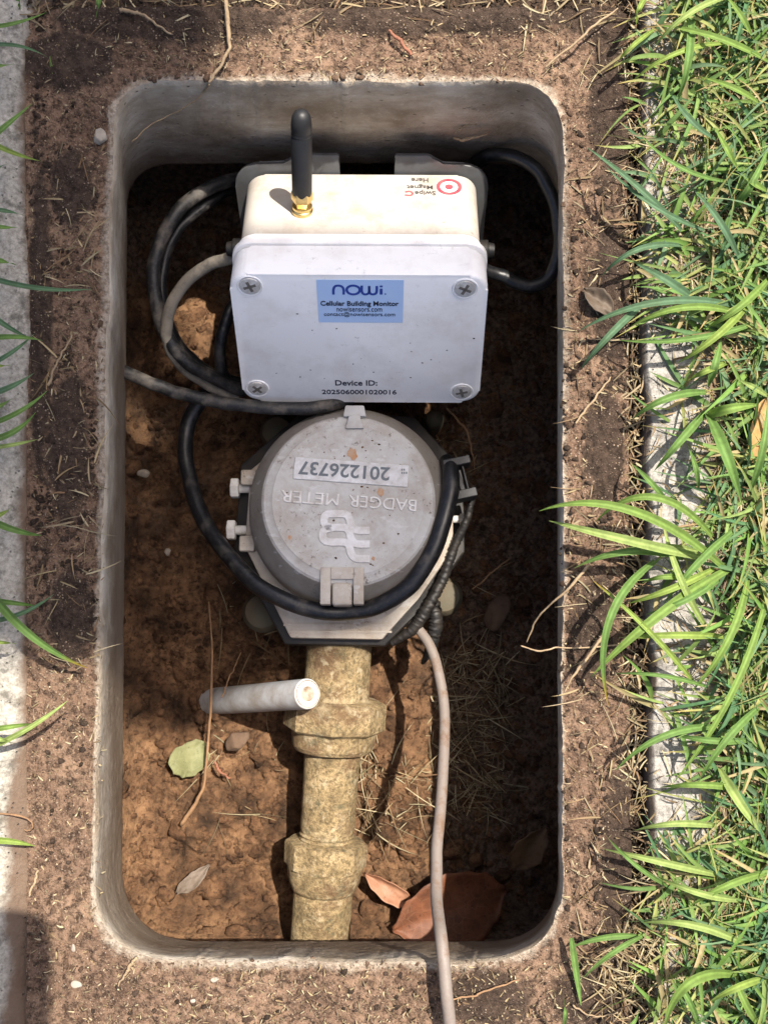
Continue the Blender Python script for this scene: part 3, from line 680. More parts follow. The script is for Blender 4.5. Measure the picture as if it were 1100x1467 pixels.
lab_text('device_number', '2025060001020016', 461, 558, 568, 565, M['ink'], 0.018, enc, DP + 0.0001)
# swipe target on the top face (frame: x right, local y = -z ... printed upside down)
tf = Matrix.Rotation(-math.pi / 2, 4, 'X')        # printed layer: its +y runs to the back of the box
tp_e = None
def topxy(px, py):
    q = ontop(px, py); return q.x, -q.z
TY = LH - 0.0016
def top_layer(o): o.matrix_local = Matrix.Translation((0, TY, 0)) @ tf; return o
cx, cy = topxy(643, 268); rr = abs(topxy(661.5, 268)[0] - cx)
def disc(name, r0, r1, mat, par, z):
    bm = bmesh.new(); n = 48; vs = [[bm.verts.new((cx + r * math.cos(2 * math.pi * i / n), cy + r * math.sin(2 * math.pi * i / n), z)) for i in range(n)] for r in ((r0, r1) if r0 else (r1,))]
    if r0:
        for i in range(n): bm.faces.new((vs[0][i], vs[1][i], vs[1][(i + 1) % n], vs[0][(i + 1) % n]))
    else: bm.faces.new(vs[0])
    ext = bmesh.ops.extrude_face_region(bm, geom=list(bm.faces)); bmesh.ops.translate(bm, vec=(0, 0, 0.00008), verts=[g for g in ext['geom'] if isinstance(g, bmesh.types.BMVert)])
    return bm_obj(name, bm, mat, par)
tg = top_layer(disc('magnet_target', 0, rr * 1.02, M['ink_white'], enc, 0.00003))
disc('target_ring', rr * 0.68, rr, M['ink_red'], tg, 0.00012); disc('target_centre', 0, rr * 0.33, M['ink_red'], tg, 0.00012)
for s, x0, y0, x1, y1 in (('Swipe', 594, 272, 624, 280), ('Magnet', 582.5, 264, 620, 271.5), ('Here', 589, 255, 613.5, 261.5)):
    A = topxy(x0, y0); B = topxy(x1, y1)
    o = text_obj('swipe_lettering', s, (A[0] + B[0]) / 2, (A[1] + B[1]) / 2, abs(B[0] - A[0]), abs(B[1] - A[1]), 0.0001, M['ink_grey'], enc, 0.015, rot=math.pi)
    top_layer(o)
bm = bmesh.new(); A = topxy(585, 277)
flat_stroke(bm, [(A[0] - 0.002, A[1] - 0.0015), (A[0] + 0.0012, A[1] - 0.0018), (A[0] + 0.0022, A[1]), (A[0] + 0.0008, A[1] + 0.0016), (A[0] - 0.0018, A[1] + 0.001)], 0.0011, 0.00003, 0.00014, 20)
top_layer(bm_obj('magnet_symbol', bm, M['ink_red'], enc))
# antenna
ab = ontop(433, 303)
def top_lathe(name, prof, mat, par, seg=32, facet=None):
    bm = bmesh.new(); lathe_bm(bm, prof, seg); bmesh.ops.rotate(bm, verts=bm.verts, cent=(0, 0, 0), matrix=Matrix.Rotation(-math.pi / 2, 3, 'X'))
    return bm_obj(name, bm, mat, par, True, 35)
ant = top_lathe('antenna', [(0.0050, 0.0115), (0.0052, 0.014), (0.0052, 0.0455), (0.0050, 0.0459), (0.0050, 0.0465), (0.0052, 0.0469), (0.0050, 0.0482), (0.0050, 0.0486), (0.0052, 0.0490), (0.0051, 0.053), (0.0046, 0.0562), (0.0034, 0.0582), (0.0018, 0.0592), (0.0001, 0.0594)], M['antenna'], enc)
ant.location = (ab.x, TY, ab.z); ant.rotation_euler = (0, 0, R(-3))
top_lathe('hex_nut', [(0.0042, 0.0042, 6), (0.0046, 0.0046, 6), (0.0050, 0.0070, 6), (0.0057, 0.0078, 6), (0.0057, 0.0118, 6), (0.0053, 0.0130, 6), (0.004, 0.0132)], M['gold'], ant, 36)
top_lathe('collar', [(0.0056, 0.0), (0.0058, 0.0016), (0.0054, 0.0022), (0.0049, 0.0025), (0.0053, 0.0029), (0.0053, 0.0041), (0.0040, 0.0044)], M['gold'], ant, 32)
# bracket plate behind the box
bm = bmesh.new(); h1 = LH + 0.0035; h2 = LH + 0.0095; w2 = W / 2 + 0.004
pl = [(-w2, -0.004), (w2, -0.004)] + [(w2 - 0.014 + 0.014 * math.cos(R(q)), h1 - 0.014 + 0.014 * math.sin(R(q))) for q in range(0, 91, 15)]
pl += [(0.044, h1), (0.038, h2 - 0.001), (0.036, h2), (0.0185, h2), (0.0178, h2 - 0.001), (0.0178, LH - 0.02), (-0.0118, LH - 0.02), (-0.0118, h2 - 0.001), (-0.0125, h2), (-0.034, h2), (-0.036, h2 - 0.001), (-0.042, h1)]
pl += [(-w2 + 0.014 - 0.014 * math.cos(R(q)), h1 - 0.014 + 0.014 * math.sin(R(q))) for q in range(90, -1, -15)]
prism(bm, pl, -0.0042, -0.0016, 0.0006, 2); brk = bm_obj('bracket', bm, M['bracket'], enc, True, 30)
bm = bmesh.new(); prism(bm, rrect(-0.055, -0.002, 0.055, LH - 0.01, 0.004, 4), -0.0016, 0.0004); bm_obj('spacer', bm, M['bracket'], brk)
sv, sf = sweep([(0, LH * 0.6, -0.012), (0, LH * 0.3, -0.012), (0, -0.02, -0.012), (0, -0.10, -0.03)], 0.007, 12, 12); mesh_obj('stake', sv, sf, M['bracket'], brk)
# cable glands
for px_, py_, side in ((331, 371, -1), (697, 388, 1)):
    bm = bmesh.new(); lathe_bm(bm, [(0.0052, -0.002), (0.0055, 0.0), (0.0055, 0.0035, 6), (0.0042, 0.004), (0.0036, 0.007)], 24)
    bmesh.ops.rotate(bm, verts=bm.verts, cent=(0, 0, 0), matrix=Matrix.Rotation(side * math.pi / 2, 3, 'Y'))
    g = bm_obj('cable_gland', bm, M['black'], enc, True, 35); g.location = (side * (W / 2 - 0.002), LH - 0.016, DP - LIDD - 0.012)
# speckles of mud thrown on the lid
def splat(name, pts, par, z, mat):
    bm = bmesh.new()
    for (x, y, r) in pts:
        n = 9; rr_ = random.Random(int(x * 1e6))
        vs = [bm.verts.new((x + r * (0.6 + 0.6 * rr_.random()) * math.cos(6.283 * i / n), y + r * (0.4 + 0.5 * rr_.random()) * math.sin(6.283 * i / n), z)) for i in range(n)]
        c = bm.verts.new((x, y, z + r * 0.35))
        for i in range(n): bm.faces.new((vs[i], vs[(i + 1) % n], c))
    o = bm_obj(name, bm, mat, par); tag(o, 'mud specks on the box', kind='stuff'); return o
rq = random.Random(3)
pts = []
for i in range(46):
    p = onlab(rq.uniform(345, 685), rq.uniform(470, 572) if i % 3 else rq.uniform(398, 570)); pts.append((p.x, p.y, 0.0001 + 0.0006 * rq.random() ** 3))
for q in ((482, 471), (588, 541), (430, 540), (605, 520)):
    p = onlab(*q); pts.append((p.x, p.y, 0.0006))
splat('mud_specks', pts, enc, DP, M['dark_clod'])

# ------------------------------------------------------------------ water meter
MT = R(-7); mn = Vector((0, math.sin(R(7)), math.cos(R(7)))); LIDZ = 0.045
C0 = P(499, 716, -0.075); met = empty('water_meter', C0 - mn * LIDZ, (MT, 0, R(0)))
tag(met, 'round grey lidded water meter below the sensor box', 'water meter')
metM = Matrix.Translation(met.location) @ Euler((MT, 0, 0)).to_matrix().to_4x4(); metI = metM.inverted()
def onlid(px, py, h=LIDZ):
    o = metM @ Vector((0, 0, h)); q = metI @ hit(px, py, o, mn); return (q.x, q.y)
POLY = [(-.034, -.0735), (.0185, -.0745), (.0395, -.051), (.0600, -.022), (.0600, .022), (.034, .050), (-.026, .053), (-.0590, .025), (-.0615, -.0204)]
bm = bmesh.new(); prism(bm, [(x * 1.12, y * (1.045 if y < 0 else 1.2)) for x, y in POLY], -0.015, -0.001, 0.0015, 2); bm_obj('base_plate', bm, M['black'], met, True, 30)
bm = bmesh.new(); prism(bm, POLY, 0, 0.0075, 0.0010, 2); mp = bm_obj('mounting_plate', bm, M['plate'], met, True, 30)
for y in (-0.0655, -0.0695):
    bm = bmesh.new(); prism(bm, [(-0.038 if y > -0.066 else -0.034, y), (0.024, y), (0.024, y - 0.0012), (-0.038 if y > -0.066 else -0.034, y - 0.0012)], 0.0074, 0.0081); bm_obj('ridge', bm, M['plate'], mp)
bm = bmesh.new(); lathe_bm(bm, [(0.0585, 0.006), (0.0585, 0.014), (0.0570, 0.026), (0.0555, 0.0285), (0.050, 0.0395), (0.0480, 0.0425), (0.040, 0.0428)], 96)
bm_obj('shroud', bm, M['shroud'], met, True, 25)
bm = bmesh.new(); lathe_bm(bm, [(0.0478, 0.0405), (0.0478, 0.0428), (0.0466, 0.0438), (0.0424, 0.0446), (0.0418, 0.0450), (0.041, 0.0450)], 96)
lid = bm_obj('lid', bm, M['meter_lid'], met, True, 25)
# tab at the top of the lid
bm = bmesh.new(); tx = onlid(508, 600)[0]
prism(bm, [(tx - 0.0052, 0.0400), (tx + 0.0052, 0.0400), (tx + 0.0030, 0.0475), (tx - 0.0030, 0.0475)], 0.0445, 0.0470, 0.0006, 2)
prism(bm, [(tx - 0.0065, 0.0470), (tx + 0.0065, 0.0470), (tx + 0.0052, 0.0535), (tx - 0.0052, 0.0535)], 0.036, 0.0462, 0.0008, 2)
bm_obj('lid_tab', bm, M['meter_lid'], lid, True, 30)
# hinge
hx = onlid(490, 840)[0]
bm = bmesh.new(); w_ = 0.0118; g_ = 0.0058
for x0_, x1_, y0_, y1_ in ((hx - w_, hx - g_ - 0.0004, -0.0575, -0.0375), (hx + g_ + 0.0004, hx + w_, -0.0575, -0.0375), (hx - g_ - 0.0004, hx + g_ + 0.0004, -0.0440, -0.0375)):
    prism(bm, [(x0_, y0_), (x1_, y0_), (x1_, y1_), (x0_, y1_)], 0.0365, 0.0462, 0.0005, 2)
hg = bm_obj('hinge', bm, M['plate'], met, True, 30)
bm = bmesh.new(); prism(bm, [(hx - g_ + 0.0003, -0.0580), (hx + g_ - 0.0003, -0.0580), (hx + g_ - 0.0003, -0.0455), (hx - g_ + 0.0003, -0.0455)], 0.030, 0.0448, 0.0016, 4); bm_obj('hinge_knuckle', bm, M['plate'], hg, True, 35)
bm = bmesh.new(); prism(bm, [(hx - g_, -0.056), (hx + g_, -0.056), (hx + g_, -0.0442), (hx - g_, -0.0442)], 0.030, 0.034); bm_obj('hinge_recess', bm, M['slot'], hg)
# number plate and lettering, all upside down
TR = math.pi - R(4.3)
pc = onlid(503, 676.5)
bm = bmesh.new(); prism(bm, rrect(-0.0316, -0.0062, 0.0316, 0.0062, 0.0004, 2), 0.0449, 0.0458, 0.0002, 1)
bmesh.ops.rotate(bm, verts=bm.verts, cent=(0, 0, 0), matrix=Matrix.Rotation(R(-4.3), 3, 'Z')); bmesh.ops.translate(bm, verts=bm.verts, vec=(pc[0], pc[1], 0))
M['tin'] = m_plain('dull_tin', (0.54, 0.545, 0.55), 0.5, 0, (0.25, 0.22, 0.19), 0.7, 130)
npl = bm_obj('number_plate', bm, M['tin'], lid)
q = onlid(493, 675); text_obj('serial_number', '201226737', q[0], q[1], 0.0505, 0.0078, 0.0459, M['number'], npl, 0.02, 0.0003, TR)
q = onlid(578, 677); 
bm = bmesh.new()
for k in range(5):
    x = q[0] + (k % 3 - 1) * 0.0012; y = q[1] + (k // 3 - .5) * 0.0018; prism(bm, [(x, y), (x + .0007, y), (x + .0007, y + .0011), (x, y + .0011)], 0.0457, 0.0460)
bm_obj('plate_mark', bm, M['number'], npl)
q = onlid(548, 721); text_obj('lid_lettering', 'BADGER', q[0], q[1], 0.0372, 0.0066, 0.0453, M['emboss_dim'], lid, 0.0, 0.0009, TR)
q = onlid(444, 713.5); text_obj('lid_lettering', 'METER', q[0], q[1], 0.0318, 0.0066, 0.0453, M['emboss_dim'], lid, 0.0, 0.0009, TR)
bm = bmesh.new()
def lz(x, y): return onlid(400 + x * 0.2, 630 + y * 0.2)
for dy in (0, 98, 203):
    flat_stroke(bm, [lz(372, 532 + dy), lz(470, 533 + dy), lz(502, 563 + dy), lz(518, 615 + dy), lz(556, 648 + dy), lz(648, 650 + dy)], 0.0040, 0.0449 + dy * 1e-7, 0.0458 + dy * 1e-7, 40)
for pts_ in ([(380, 530), (338, 538), (322, 570), (332, 612), (380, 632)], [(380, 632), (328, 645), (312, 685), (326, 722), (380, 736)]):
    flat_stroke(bm, [lz(*p) for p in pts_], 0.0040, 0.0449, 0.04575, 24)
bm_obj('lid_emblem', bm, M['emboss'], lid)
# rust spots
for rx, ry, r in ((505, 650, 0.0030), (545, 705, 0.0022), (508, 664, 0.0014), (535, 800, 0.0011), (415, 770, 0.0012)):
    q = onlid(rx, ry); bm = bmesh.new(); rr_ = random.Random(rx)
    vs = [bm.verts.new((q[0] + r * (0.6 + 0.5 * rr_.random()) * math.cos(6.283 * i / 14), q[1] + r * (0.75 + 0.6 * rr_.random()) * math.sin(6.283 * i / 14), 0.04515)) for i in range(14)]
    f = bm.faces.new(vs); e = bmesh.ops.extrude_face_region(bm, geom=[f]); bmesh.ops.translate(bm, vec=(0, 0, 0.00012), verts=[g for g in e['geom'] if isinstance(g, bmesh.types.BMVert)])
    bm_obj('rust_spot', bm, M['rust'], lid)
# dirt crumbs on the lid
pts = []
for i in range(150):
    a = rq.random() * 6.283; r = 0.040 * math.sqrt(rq.random()); x, y = r * math.cos(a), r * math.sin(a)
    pts.append((x, y, 0.0001 + 0.0009 * rq.random() ** 4))
splat('lid_dirt', pts, lid, 0.04505, M['clod'])['label'] = 'dirt specks on the lid'
# bolts at the sides
for bx, by, side in ((-0.0640, 0.0145, -1), (-0.0655, -0.0105, -1), (0.0640, -0.004, 1)):
    bm = bmesh.new(); lathe_bm(bm, [(0.0028, -0.008), (0.0028, 0.0015), (0.0056, 0.0017, 6), (0.0062, 0.0022, 6), (0.0062, 0.0062, 6), (0.0054, 0.0068, 6)] if side < 0 else [(0.0022, -0.008), (0.0022, 0.0), (0.0036, 0.0002, 6), (0.0036, 0.003, 6)], 36)
    bmesh.ops.rotate(bm, verts=bm.verts, cent=(0, 0, 0), matrix=Matrix.Rotation(side * math.pi / 2, 3, 'Y'))
    o = bm_obj('bolt', bm, M['bolt'], met, True, 25); o.location = (bx, by, 0.004)
for by in (0.0195, -0.0195):
    bm = bmesh.new(); prism(bm, rrect(-0.0640, by - 0.0045, -0.055, by + 0.0045, 0.0008, 2), 0.0075, 0.0125, 0.0005, 1); bm_obj('lug', bm, M['plate'], met, True, 30)
# bronze body below
bm = bmesh.new(); lathe_bm(bm, [(0.030, -0.072), (0.046, -0.060), (0.052, -0.040), (0.052, -0.022), (0.046, -0.0145)], 48); bm_obj('meter_body', bm, M['bronze'], met, True, 40)
for x, y, h, r in ((-0.0540, -0.0560, -0.022, 0.0125), (-0.047, 0.056, -0.022, 0.011), (0.056, -0.046, -0.028, 0.012), (0.051, 0.0640, -0.020, 0.006)):
    bm = bmesh.new(); lathe_bm(bm, [(r * .7, h - 0.03), (r, h - 0.012), (r, h - 0.004), (r * 0.8, h), (r * 0.3, h + 0.002), (0.0001, h + 0.002)], 28)
    o = bm_obj('flange_boss', bm, M['bronze'], met, True, 40); o.location = (x, y, 0)
# clip on the right side holding the cable
bm = bmesh.new()
A = onlid(634, 668, 0.030); B = onlid(672, 660, 0.030); Cc = onlid(651, 712, 0.030); D = onlid(682, 705, 0.030)
def bar(bm, a, b, w, z0, z1):
    d = Vector((b[0] - a[0], b[1] - a[1])).normalized(); n = Vector((-d.y, d.x)) * w / 2
    prism(bm, [(a[0] + n.x, a[1] + n.y), (b[0] + n.x, b[1] + n.y), (b[0] - n.x, b[1] - n.y), (a[0] - n.x, a[1] - n.y)][::-1], z0, z1, 0.0004, 1)
bar(bm, A, B, 0.0046, 0.020, 0.036); bar(bm, Cc, D, 0.0050, 0.020, 0.034)
bar(bm, onlid(650, 668, .030), onlid(664, 706, .030), 0.0028, 0.022, 0.033)
bar(bm, onlid(662, 668, .030), onlid(671, 704, .030), 0.0012, 0.022, 0.032)
bm_obj('cable_clip', bm, M['clip'], met, True, 30)
# frayed black strap along the lower right
def ml(px, py, h): q = onlid(px, py, h); return Vector((q[0], q[1], h))
sv, sf = sweep([ml(676, 715, 0.020), ml(668, 745, 0.016), ml(650, 785, 0.010), ml(634, 830, 0.006), ml(612, 870, 0.004), ml(592, 900, 0.0), ml(560, 922, -0.006)], [0.0018, 0.0022, 0.0027, 0.0032, 0.0036, 0.0034, 0.002], 140, 9, 5, 0.35)
mesh_obj('strap', sv, sf, M['black'], met)
sv, sf = sweep([ml(622, 862, 0.0), ml(624, 895, -0.004), ml(616, 930, -0.012), ml(605, 950, -0.02)], [0.0034, 0.0042, 0.0032, 0.0012], 70, 9, 6, 0.4); mesh_obj('strap_end', sv, sf, M['black'], met)

# ------------------------------------------------------------------ brass pipe run
pa = P(487, 915, -0.135); pb = P(455, 1400, -0.142)
ax = (pb - pa); plen = ax.length; ax.normalize()
pipe = empty('brass_pipe', P(470, 1160, -0.16)); tag(pipe, 'corroded brass pipe with two coupling nuts running down from the meter', 'pipe')
pim = pipe.location
def ypos(py):   # distance along the axis for an image row
    f = (py - 915) / (1400 - 915); return f * plen
sc_ = px2m(-0.138)
def seg(name, prof, facet=0, par=pipe, seg_=64):
    bm = bmesh.new(); lathe_bm(bm, [(r * sc_, ypos(y), fl) for y, r, fl in prof], seg_)
    rng2 = random.Random(len(prof))
    for v in bm.verts:
        v.co.x *= 1 + 0.012 * (rng2.random() - .5); v.co.y *= 1 + 0.012 * (rng2.random() - .5)
    bmesh.ops.transform(bm, matrix=Matrix.Translation(pa - pim) @ ax.to_track_quat('Z', 'Y').to_matrix().to_4x4(), verts=bm.verts)
    return bm_obj(name, bm, M['brass'], par, True, 22)
seg('neck', [(915, 46, 0), (940, 46, 0), (1008, 47, 0), (1012, 40, 0)])
n1 = seg('coupling_nut', [(1000, 48, 0), (1002, 60, 0), (1005, 70, 8), (1008, 72, 8), (1042, 72, 8), (1046, 66, 8), (1047, 60, 0), (1068, 58, 0), (1074, 54, 0), (1076, 40, 0)])
seg('pipe_section', [(1070, 40, 0), (1120, 39, 0), (1188, 38.5, 0), (1192, 37, 0), (1195, 39, 0), (1198, 37, 0), (1201, 39, 0), (1204, 37, 0), (1210, 39, 0)])
seg('coupling_nut', [(1203, 44, 0), (1205, 53, 0), (1207, 58, 8), (1211, 59, 8), (1238, 58, 8), (1242, 53, 0), (1258, 51, 0), (1272, 46, 0), (1276, 42, 0)])
seg('pipe_section', [(1270, 40, 0), (1280, 42, 0), (1300, 42, 0), (1400, 42, 0)])

# ------------------------------------------------------------------ PVC stub
e0 = P(262, 1008, -0.216); e1 = P(441, 994, -0.095)
d = (e1 - e0); L_ = d.length
stub = empty('plastic_pipe', e0); tag(stub, 'short white plastic pipe stub sticking out of the soil beside the brass pipe', 'pipe')
bm = bmesh.new(); lathe_bm(bm, [(0.0084, 0), (0.0086, L_ - 0.0006), (0.0082, L_)], 40); bmesh.ops.rotate(bm, verts=bm.verts, cent=(0, 0, 0), matrix=d.to_track_quat('Z', 'Y').to_matrix())
bm_obj('tube', bm, M['pvc'], stub, True, 30)
bm = bmesh.new(); lathe_bm(bm, [(0.0078, L_ - 0.001), (0.0078, L_ + 0.0002), (0.006, L_ - 0.0004), (0.003, L_ + 0.0003), (0.0001, L_)], 40); bmesh.ops.rotate(bm, verts=bm.verts, cent=(0, 0, 0), matrix=d.to_track_quat('Z', 'Y').to_matrix())
bm_obj('plugged_end', bm, M['pvc_end'], stub, True, 40)

# ------------------------------------------------------------------ cables
def cable(name, pts, wpx, mat, label, n=90, wob=0.03, seed=1):
    w = [P(x, y, z) for x, y, z in pts]; zm = sum(p[2] for p in pts) / len(pts)
    base = w[0]; rk = random.Random(len(pts) + int(pts[0][0])); k = px2m(zm) * 0.9; c_ = catmull(w, 26)
    w = [c_[0]] + [p + Vector((rk.uniform(-k, k), rk.uniform(-k, k), rk.uniform(-k, k))) for p in c_[1:-1]] + [c_[-1]]
    V, F = sweep([p - base for p in w], wpx * px2m(zm) / 2, n, 14, seed, wob)
    o = mesh_obj(name, V, F, mat); o.location = base; tag(o, label, 'cable', 'cables in the pit'); return o
cable('cable', [(570, 893, -0.13), (590, 894, -0.118), (610, 915, -0.110), (628, 962, -0.100), (637, 1030, -0.085), (633, 1120, -0.06), (627, 1200, -0.038), (625, 1280, -0.016), (632, 1345, 0.010), (639, 1410, 0.016), (644, 1470, 0.014), (650, 1560, 0.006)],
      16, M['cable_grey'], 'weathered beige grey cable running from the meter over the bottom rim', 140)
cable('cable', [(168, 528, -0.088), (200, 542, -0.088), (250, 561, -0.09), (320, 577, -0.09), (400, 585, -0.09), (470, 581, -0.092), (515, 560, -0.105), (540, 520, -0.12)],
      19, M['cable_dusty'], 'dusty black cable running from the left wall under the sensor box')
cable('cable', [(350, 300, -0.12), (352, 258, -0.10), (300, 270, -0.085), (252, 306, -0.08), (224, 365, -0.08), (222, 420, -0.085), (238, 478, -0.09), (268, 518, -0.10), (315, 545, -0.115), (350, 560, -0.125)],
      20, M['cable_dusty'], 'thick black cable making the wide outer loop left of the sensor box')
cable('cable', [(352, 262, -0.11), (305, 286, -0.095), (262, 320, -0.092), (240, 360, -0.092), (232, 410, -0.095), (240, 460, -0.10), (262, 500, -0.11), (300, 532, -0.12), (345, 548, -0.13)],
      16, M['cable'], 'black cable lying just inside the wide left loop')
cable('cable', [(345, 366, -0.056), (328, 370, -0.056), (292, 384, -0.060), (260, 412, -0.068), (242, 448, -0.078), (240, 485, -0.09), (258, 522, -0.105), (300, 552, -0.12), (340, 570, -0.13)],
      17, M['cable_mud'], 'mud coated cable entering the left side of the sensor box')
cable('cable', [(345, 420, -0.10), (328, 450, -0.10), (316, 490, -0.105), (318, 530, -0.115), (335, 560, -0.13)],
      17, M['cable'], 'clean black cable hanging close to the left side of the sensor box')
cable('cable', [(300, 560, -0.13), (276, 592, -0.135), (266, 630, -0.135), (269, 675, -0.13), (282, 722, -0.12), (308, 772, -0.108), (350, 822, -0.094), (398, 856, -0.086), (450, 873, -0.084), (500, 877, -0.084), (550, 864, -0.081), (592, 834, -0.078), (619, 792, -0.077), (636, 744, -0.078), (645, 702, -0.080), (645, 676, -0.086), (640, 662, -0.10)],
      24, M['cable'], 'glossy black cable wrapped around the lower edge of the round meter', 150)
cable('cable', [(670, 250, -0.10), (690, 226, -0.075), (735, 224, -0.062), (775, 252, -0.058), (797, 305, -0.058), (800, 362, -0.062), (784, 400, -0.066), (752, 409, -0.066), (720, 396, -0.064), (690, 385, -0.06)],
      19, M['cable'], 'black cable looping against the right wall beside the sensor box')

# ------------------------------------------------------------------ grass clumps whose long blades can be told apart
def blade_mesh(a, m, b, wpx, col, za, zm, zb, origin, tip=None):
    A, Mm, B = P(*a, za), P(*m, zm), P(*b, zb); n = 16; V = []; C = []; F = []
    Mm = Mm * 2 - (A + B) / 2 if True else Mm
    w = wpx * 0.82 * px2m((za + zm) / 2) / 2
    for i in range(n + 1):
        t = i / n; c = A * (1 - t) ** 2 + Mm * 2 * t * (1 - t) + B * t * t
        tg = ((Mm - A) * (1 - t) + (B - Mm) * t).normalized(); side = tg.cross(Vector((0, 0, 1))).normalized(); up = side.cross(tg)
        ww = w * min(1, 0.6 + 1.6 * t) * (1 - 0.95 * t ** 3.2)
        for k, h in ((-1, 0.18), (-0.45, -0.12), (0, -0.30), (0.45, -0.12), (1, 0.18)):
            V.append(c + side * ww * k + up * ww * h * 0.9 - origin)
            cc = np.array(col) * {-1: 1.05, -0.45: 0.80, 0: 1.3, 0.45: 0.84, 1: 1.0}[k] * (0.9 + 0.2 * t)
            if tip is not None: cc = cc * (1 - sstep(0.8, 1, np.array(t))) + np.array(tip) * sstep(0.8, 1, np.array(t))
            C.append(cc)
    for i in range(n):
        for k in range(4): F.append((i * 5 + k, i * 5 + k + 1, i * 5 + k + 6, i * 5 + k + 5))
    return V, F, C
YG = (0.20, 0.275, 0.06); BR = (0.155, 0.24, 0.055); BL = (0.085, 0.155, 0.085); PL = (0.25, 0.325, 0.10); MG = (0.12, 0.21, 0.055)
YT = (0.36, 0.22, 0.03); DT = (0.28, 0.21, 0.13)
def clump(label, base, blades, right=True):
    o0 = P(*base, 0.004); e = empty('grass_clump', o0); tag(e, label, 'grass', 'grass clumps overhanging the rim')
    for b in blades:
        (x0, y0, xm, ym, x1, y1, w, col, tip) = b[:9]; zm = b[9] if len(b) > 9 else 0.030; zb = b[10] if len(b) > 10 else 0.012
        V, F, C = blade_mesh((x0, y0), (xm, ym), (x1, y1), w, col, 0.012, zm, zb, o0, tip)
        o = mesh_obj('blade', V, F, M['grass'], e); vcol(o, 'Col', np.array(C))
def mid(x0, y0, x1, y1, k=0.0): return ((x0 + x1) / 2 - (y1 - y0) * k, (y0 + y1) / 2 + (x1 - x0) * k)
def B_(x0, y0, x1, y1, w, col, k=0.05, tip=None, zm=0.030, zb=0.012):
    m = mid(x0, y0, x1, y1, k); return (x0, y0, m[0], m[1], x1, y1, w, col, tip, zm, zb)
clump('long bright green grass clump arching left over the rim beside the meter', (1020, 810), [
    (1040, 817, 906, 732, 772, 732, 17, BR, None, 0.05, 0.035), (1012, 800, 890, 772, 786, 746, 17, PL, None, 0.04, 0.02), (1020, 769, 935, 712, 852, 748, 14, BR, None, 0.04, 0.012),
    (978, 800, 900, 790, 822, 814, 14, MG, PL), B_(1045, 814, 846, 970, 19, BR, 0.04), B_(1023, 814, 897, 865, 13, YG, -0.03), (938, 804, 872, 890, 871, 1010, 15, MG, YT, 0.035, 0.005),
    B_(1036, 912, 885, 914, 13, YG, 0.02, DT), B_(992, 976, 849, 832, 10, YG, 0.03, YT), B_(1012, 900, 948, 742, 13, PL, -0.05, DT), B_(1000, 790, 858, 800, 11, PL, 0.08, DT, 0.03, 0.006),
    B_(1050, 760, 950, 865, 14, MG, 0.03), B_(1030, 830, 925, 880, 12, MG, -0.05), B_(1070, 830, 990, 990, 15, BR, -0.08), B_(985, 830, 918, 836, 10, BR, 0.1)])
clump('wide bladed grass clump over the kerb level with the sensor lid', (1040, 480), [
    B_(1088, 460, 885, 487, 11, MG, -0.06), B_(1053, 438, 829, 474, 14, BL, 0.10), B_(925, 432, 831, 529, 13, BL, 0.03), B_(1013, 562, 905, 601, 14, MG, 0.10), B_(1012, 590, 1062, 722, 22, MG, -0.03, None, 0.04),
    B_(1013, 556, 1033, 484, 15, MG, 0.02), B_(1010, 590, 937, 674, 15, MG, 0.0), B_(955, 720, 904, 664, 11, MG, 0.03), B_(1100, 568, 1053, 542, 11, PL, 0.02), B_(1010, 596, 1088, 580, 18, BR, -0.04),
    B_(1060, 450, 900, 470, 13, BR, 0.12), B_(996, 430, 907, 376, 16, BL, 0.03), B_(976, 352, 862, 395, 11, BL, 0.14), B_(1058, 370, 992, 271, 14, BL, 0.05), B_(1075, 430, 970, 520, 14, YG, -0.05), B_(1100, 400, 1010, 470, 14, BR, -0.05),
    B_(1040, 520, 985, 545, 12, YG, 0.03), B_(1075, 700, 1100, 560, 14, MG, 0.05), B_(1000, 700, 985, 640, 10, MG, 0.05)])
clump('bluish grass clump pointing up and left near the top right corner', (1010, 260), [
    B_(976, 330, 840, 211, 12, BL, 0.03), B_(1009, 330, 868, 239, 10, BL, -0.06), B_(1042, 62, 901, 121, 10, YG, 0.10), B_(989, 15, 970, 146, 15, MG, -0.05), B_(1100, 88, 937, 36, 13, BR, 0.06), B_(1058, 245, 1022, 180, 12, BR, 0.0),
    B_(1100, 275, 1060, 250, 13, BR, 0.0), B_(937, 42, 878, 95, 9, YG, 0.04), B_(930, -10, 911, 35, 10, YG, 0.1), B_(1060, -10, 935, 70, 12, PL, 0.1), B_(1080, 60, 1035, -10, 12, BR, 0.05), B_(1025, 200, 960, 130, 12, BL, -0.08),
    B_(1090, 150, 1000, 110, 12, BR, 0.06), B_(1050, 300, 1100, 210, 13, MG, 0.05), B_(1040, 260, 915, 190, 9, MG, -0.1)])
clump('pale green grass clump spreading over the lower right kerb', (1040, 1200), [
    B_(1033, 1042, 881, 1104, 13, MG, 0.12), B_(1100, 845, 962, 1124, 13, BR, -0.06), B_(1012, 984, 880, 965, 8, MG, 0.05), B_(1027, 1184, 908, 1190, 12, PL, 0.06), B_(1030, 1254, 864, 1216, 13, PL, 0.0), B_(955, 1269, 867, 1196, 8, MG, -0.05, DT),
    B_(1030, 1100, 1097, 1200, 17, PL, 0.03), B_(1060, 1130, 945, 1128, 12, BR, 0.04), B_(1090, 1010, 1000, 1120, 14, MG, 0.05), B_(1075, 1060, 960, 1050, 12, MG, -0.05), B_(1100, 1250, 985, 1300, 14, BR, 0.05), B_(1060, 1290, 940, 1255, 12, PL, -0.05)])
